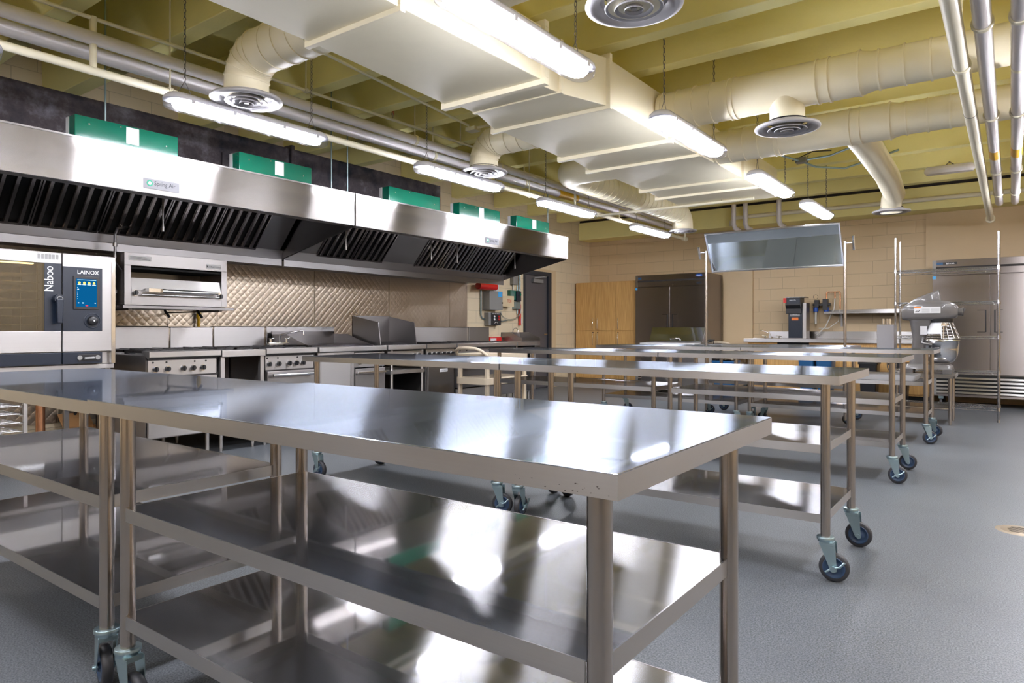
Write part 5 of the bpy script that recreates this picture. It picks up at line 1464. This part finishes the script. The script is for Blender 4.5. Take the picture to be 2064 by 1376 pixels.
# base with two feet, opening below
def rr_ring(x0, x1, y0, y1, z, r=0.04, n=4):
    pts = []
    for (cx, cy, a0) in ((x1 - r, y1 - r, 0), (x0 + r, y1 - r, PI / 2), (x0 + r, y0 + r, PI), (x1 - r, y0 + r, 3 * PI / 2)):
        for k in range(n + 1):
            a = a0 + PI / 2 * k / n
            pts.append((cx + r * math.cos(a), cy + r * math.sin(a), z))
    return pts
def rr_ring_x(x, y0, y1, z0, z1, r=0.04, n=4):
    return [(x, p[0], p[1]) for p in rr_ring(y0, y1, z0, z1, 0, r, n)]
m = MB()
m.loft([rr_ring(0.0, 0.50, -0.17, 0.17, 0.05), rr_ring(0.005, 0.495, -0.165, 0.165, 0.085), rr_ring(0.02, 0.47, -0.15, 0.15, 0.105)])
for (x0, x1) in ((0.0, 0.10), (0.40, 0.50)):
    for y0 in (-0.17, 0.09): m.box(x0, x1, y0, y0 + 0.08, 0.0, 0.055)
m.build('base', 'mixer_grey', mx, 0.004, label='pale grey base')
m = MB()
for (x0) in (0.40,):
    for y0 in (-0.165, 0.095): m.box(x0 + 0.03, x0 + 0.095, y0, y0 + 0.07, 0.0, 0.012)
m.build('rubber_foot', 'rubber', mx)
m = MB()
m.loft([rr_ring(0.05, 0.25, -0.10, 0.10, 0.10), rr_ring(0.07, 0.235, -0.085, 0.085, 0.25), rr_ring(0.085, 0.225, -0.08, 0.08, 0.40), rr_ring(0.075, 0.245, -0.085, 0.085, 0.50), rr_ring(0.05, 0.30, -0.10, 0.10, 0.66)])
m.build('column', 'mixer_grey', mx)
UP = Matrix.Translation((0, 0, 0.07))
m = MB(UP)
prof = [(-0.03, 0.58, 0.68, 0.07), (-0.015, 0.565, 0.72, 0.10), (0.05, 0.56, 0.755, 0.12), (0.20, 0.56, 0.79, 0.125), (0.35, 0.56, 0.80, 0.125), (0.46, 0.57, 0.785, 0.12), (0.52, 0.585, 0.755, 0.105), (0.545, 0.61, 0.72, 0.08)]
m.loft([rr_ring_x(p[0], -p[3], p[3], p[1], p[2], min(0.045, p[3] * 0.5)) for p in prof])
hd = m.build('head', 'mixer_grey', mx)
MB(UP).loft([rr_ring_x(0.0, -0.08, 0.08, 0.70, 0.73, 0.014), rr_ring_x(0.10, -0.095, 0.095, 0.70, 0.815, 0.03), rr_ring_x(0.22, -0.095, 0.095, 0.70, 0.87, 0.03), rr_ring_x(0.355, -0.09, 0.09, 0.70, 0.92, 0.03), rr_ring_x(0.375, -0.088, 0.088, 0.70, 0.80, 0.03)]).build('motor_hood', 'mixer_grey', mx)
MB(UP).cyl((0.54, 0.0, 0.66), (0.60, 0.0, 0.66), 0.045, 18).cyl((0.585, 0, 0.66), (0.60, 0, 0.66), 0.05, 18).tube([(0.60, -0.02, 0.66), (0.615, -0.02, 0.70)], 0.008, 6).build('attachment_hub', 'mixer_grey', mx)
pl = box('warning_label', 'paper', mx, 0.11, 0.38, -0.1285, -0.1245, 0.715, 0.79, label='white warning label with orange corner')
box('label_patch', 'orange_paint', pl, 0.11, 0.18, -0.1295, -0.1285, 0.775, 0.79)
m = MB(UP).tube([(0.12, -0.1292, 0.66), (0.14, -0.1292, 0.672), (0.155, -0.1292, 0.665), (0.17, -0.1292, 0.685)], 0.004, 5)
m.build('print', 'text_dark', pl)
m = MB(UP)
for k in range(5): m.box(0.19, 0.27, -0.1293, -0.1287, 0.655 + 0.011 * k, 0.658 + 0.011 * k).box(0.285, 0.37, -0.1293, -0.1287, 0.655 + 0.011 * k, 0.658 + 0.011 * k)
m.build('print', 'grey_box', pl)
# drive, guard and bowl
cx = 0.375
MB().cyl((cx, 0, 0.605), (cx, 0, 0.645), 0.125, 28, 0.13).build('drive_ring', 'black_plastic', mx)
MB().cyl((cx, 0, 0.56), (cx, 0, 0.61), 0.08, 24).cyl((cx + 0.02, 0, 0.30), (cx + 0.02, 0, 0.57), 0.014, 12).build('shaft', 'chrome', mx)
n = 24; ring0 = []; ring1 = []
vs = []; fs = []
for k in range(9):
    a = PI * 0.98 + (PI * 0.55) * k / 8
    vs += [(cx + 0.115 * math.cos(a), 0.115 * math.sin(a), 0.605), (cx + 0.172 * math.cos(a), 0.172 * math.sin(a), 0.47)]
for k in range(8): fs.append((2 * k, 2 * k + 1, 2 * k + 3, 2 * k + 2))
m = MB(); m.add(vs, fs, True)
m.build('splash_shield', 'white_plastic', mx)
m = MB()
for (r, z) in ((0.12, 0.60), (0.190, 0.42), (0.179, 0.45), (0.167, 0.48), (0.153, 0.515), (0.137, 0.56)):
    pts = [(cx + r * math.cos(a), r * math.sin(a), z) for a in [-PI * 0.47 + PI * 1.2 * j / 14 for j in range(15)]]
    m.tube(pts, 0.003, 5)
for j in range(11):
    a = -PI * 0.47 + PI * 1.2 * j / 10
    m.tube([(cx + 0.12 * math.cos(a), 0.12 * math.sin(a), 0.60), (cx + 0.190 * math.cos(a), 0.190 * math.sin(a), 0.42)], 0.003, 5)
m.build('wire_guard', 'chrome', mx)
MB().lathe([(0.182, 0.40), (0.194, 0.398), (0.194, 0.388), (0.184, 0.386), (0.182, 0.29), (0.168, 0.20), (0.13, 0.14), (0.065, 0.118), (0.0, 0.115)], 40, c=(cx, 0, 0)).lathe([(0.0, 0.122), (0.065, 0.125), (0.125, 0.146), (0.163, 0.205), (0.177, 0.29), (0.180, 0.40)], 40, c=(cx, 0, 0)).build('bowl', 'chrome', mx)
MB().tube([(0.20, -0.09, 0.42), (0.20, -0.18, 0.36), (0.30, -0.2, 0.34)], 0.014, 8).tube([(0.20, 0.09, 0.42), (0.20, 0.18, 0.36), (0.30, 0.2, 0.34)], 0.014, 8).build('bowl_yoke', 'mixer_grey', mx)
MB().box(0.17, 0.24, -0.10, -0.085, 0.46, 0.56).cyl((0.20, -0.105, 0.51), (0.20, -0.095, 0.51), 0.012, 10).build('lift_lever_plate', 'white_plastic', mx)
t = thing('mixer_cord', 'black power cord trailing from the mixer base', 'cord', (-1.20, 9.40, 0.597))
MB().tube([(0.03, 0.0, 0.15), (-0.02, -0.02, 0.12), (-0.01, -0.04, 0.05), (0.02, -0.05, 0.0), (0.10, -0.07, 0.0)], 0.006, 8).build('cord', 'black_plastic', t)

# utensil box on the fourth row table
t = thing('utensil_box', 'tall square steel box with short steel tubes standing in it, on a work table', 'box', (-1.15, 8.12, 0.914), 0)
m = MB().box(0, 0.16, 0, 0.005, 0, 0.25).box(0, 0.16, 0.225, 0.23, 0, 0.25).box(0, 0.005, 0.005, 0.225, 0, 0.25).box(0.155, 0.16, 0.005, 0.225, 0, 0.25).box(0.005, 0.155, 0.005, 0.225, 0, 0.004)
m.build('body', 'steel_dark', t, 0.002)
for k, (x, y) in enumerate(((0.05, 0.08), (0.08, 0.12), (0.11, 0.08))):
    MB().cyl((x, y, 0.01), (x, y, 0.31), 0.013, 14).build('tube', 'chrome', t)

# ================================================================ SANDWICH FRIDGE, CARTS, BINS
t = thing('prep_fridge', 'white-sided sandwich prep fridge with its steel lid raised', 'prep fridge', (-5.02, 10.5, 0), 0)
PW = 0.97
box('body', 'white_plastic', t, 0.0, PW, 0.02, 0.70, 0.12, 0.86, bevel=0.006)
box('cutting_board', 'white_plastic', t, 0.0, PW - 0.02, -0.04, 0.20, 0.865, 0.885, bevel=0.004)
box('top_rail', 'steel_bright', t, 0.0, PW, 0.2, 0.70, 0.86, 0.91, bevel=0.003)
for i in range(2):
    dd = box('door', 'steel_bright', t, 0.01 + i * PW / 2, PW / 2 - 0.008 + i * PW / 2, -0.01, 0.02, 0.20, 0.80, bevel=0.005)
lid = Matrix.Translation((0.0, 0.30, 0.91)) @ Matrix.Rotation(math.radians(62), 4, 'X')
l = MB(lid).box(0.02, PW - 0.02, 0, 0.26, 0, 0.012).box(0.02, PW - 0.02, 0.248, 0.26, -0.03, 0.0).build('lid', 'steel_top', t, 0.003)
MB(lid).tube([(0.40, 0.03, 0.01), (0.40, 0.04, 0.04), (0.56, 0.04, 0.04), (0.56, 0.03, 0.01)], 0.006, 8).build('lid_handle', 'chrome', l)
m = MB().prism([(0.305, 0.91), (0.42, 1.12), (0.62, 1.08), (0.70, 0.91)], 0.01, 0.02, 'yz').prism([(0.305, 0.91), (0.42, 1.12), (0.62, 1.08), (0.70, 0.91)], PW - 0.02, PW - 0.01, 'yz')
m.build('lid_side', 'steel_edge', t)
for x in (0.08, PW - 0.08):
    for y in (0.1, 0.6): MB().cyl((x - 0.012, y, 0.05), (x + 0.012, y, 0.05), 0.05, 16).box(x - 0.02, x + 0.02, y - 0.03, y + 0.03, 0.09, 0.12).build('caster', 'rubber', t)
t = thing('power_cord', 'coiled black cord lying behind the raised lid of the sandwich fridge', 'cord', (-3.98, 10.8, 0.0))
MB().tube([(0.0, 0.0, 0.90)] + [(0.06 * math.cos(k * 0.8) + 0.05, 0.06 * math.sin(k * 0.8), 0.93 + 0.01 * math.sin(k)) for k in range(16)] + [(0.1, 0.1, 0.7), (0.1, 0.2, 0.02)], 0.008, 6).build('cord', 'black_plastic', t)

def cart(label, loc, rz, L=0.92, W=0.52):
    t = thing('utility_cart', label, 'cart', loc, rz, 'beige plastic utility carts')
    for z in (0.14, 0.455, 0.745):
        m = MB().loft([rr_ring(0, L, -W / 2, W / 2, z, 0.07), rr_ring(0, L, -W / 2, W / 2, z + 0.075, 0.07)])
        m.build('tray', 'beige_plastic', t, 0.006)
    for (x, y) in ((0.05, -W / 2 + 0.05), (L - 0.05, -W / 2 + 0.05), (0.05, W / 2 - 0.05), (L - 0.05, W / 2 - 0.05)):
        MB().box(x - 0.025, x + 0.025, y - 0.02, y + 0.02, 0.14, 0.75).build('upright', 'beige_plastic', t, 0.006)
        c = MB().cyl((x, y - 0.015, 0.06), (x, y + 0.015, 0.06), 0.06, 20).build('caster', 'rubber', t)
        MB().box(x - 0.02, x + 0.02, y - 0.025, y + 0.025, 0.10, 0.14).build('caster_plate', 'zinc', c)
    pts = [(0.02, -W / 2 + 0.03, 0.80), (-0.04, -W / 2 + 0.06, 0.855), (-0.07, -W / 4, 0.885), (-0.08, 0, 0.89), (-0.07, W / 4, 0.885), (-0.04, W / 2 - 0.06, 0.855), (0.02, W / 2 - 0.03, 0.80)]
    MB().tube(pts, 0.02, 10).build('handle', 'beige_plastic', t)
    return t
cart('beige plastic utility cart in front of the wide gas range', (-5.22, 6.28, 0), R90, 0.86)
cart('beige plastic utility cart at the back wall between the left fridge and the counter', (-4.01, 11.45, 0), R90, 0.8, 0.5)

def bin_(label, x, y, w, h, m_='blue_plastic', rz=0):
    t = thing('waste_bin', label, 'bin', (x, y, 0), rz, 'bins by the back counter')
    m = MB().loft([rr_ring(0.03, w - 0.03, 0.03, 0.33, 0.0, 0.03), rr_ring(0, w, 0, 0.36, h, 0.03)], cap=True)
    m.build('body', m_, t)
    MB().loft([rr_ring(-0.01, w + 0.01, -0.01, 0.37, h - 0.03, 0.03), rr_ring(-0.01, w + 0.01, -0.01, 0.37, h, 0.03)]).build('rim', m_, t)
    return t
bin_('blue bin under the left part of the back counter, behind the tables', -3.80, 10.5, 0.33, 0.62)
bin_('blue bin before the coffee brewer end of the counter, left of its twin', -2.72, 11.35, 0.23, 0.66)
bin_('blue bin before the back counter, right of its twin', -2.46, 11.35, 0.23, 0.66)
bin_('black bin before the back counter, left of the other black one', -1.85, 11.3, 0.25, 0.62, 'black_plastic')
bin_('black bin before the back counter, nearest the mixer', -1.45, 11.3, 0.25, 0.62, 'black_plastic')
t = thing('plastic_tray', 'white plastic tray with dark letters lying on a lower shelf of the fourth row', 'tray', (-1.75, 7.75, 0.601), 0)
MB().loft([rr_ring(0.02, 0.98, 0.02, 0.48, 0.0, 0.03), rr_ring(0, 1.0, 0, 0.5, 0.055, 0.03)]).build('tray', 'white_plastic', t)
scribble(t, 0.30, 0.42, -0.0005 + 0.002, 0.02, 0.02)

# floor drain
t = thing('floor_drain', 'round tan floor drain near the right picture edge', 'floor drain', (0.04, 4.70, 0.0))
MB().lathe([(0.0, 0.0015), (0.105, 0.0015), (0.115, 0.0)], 36).build('stain_ring', 'drain_brass', t)
MB().lathe([(0.0, 0.003), (0.085, 0.003), (0.088, 0.0015)], 32).build('cover', 'drain_brass', t)
m = MB()
for k in range(6): m.box(-0.06 + abs(k - 2.5) * 0.008, 0.06 - abs(k - 2.5) * 0.008, -0.062 + k * 0.022, -0.054 + k * 0.022, 0.0032, 0.0038)
m.build('slot', 'dark_void', t)
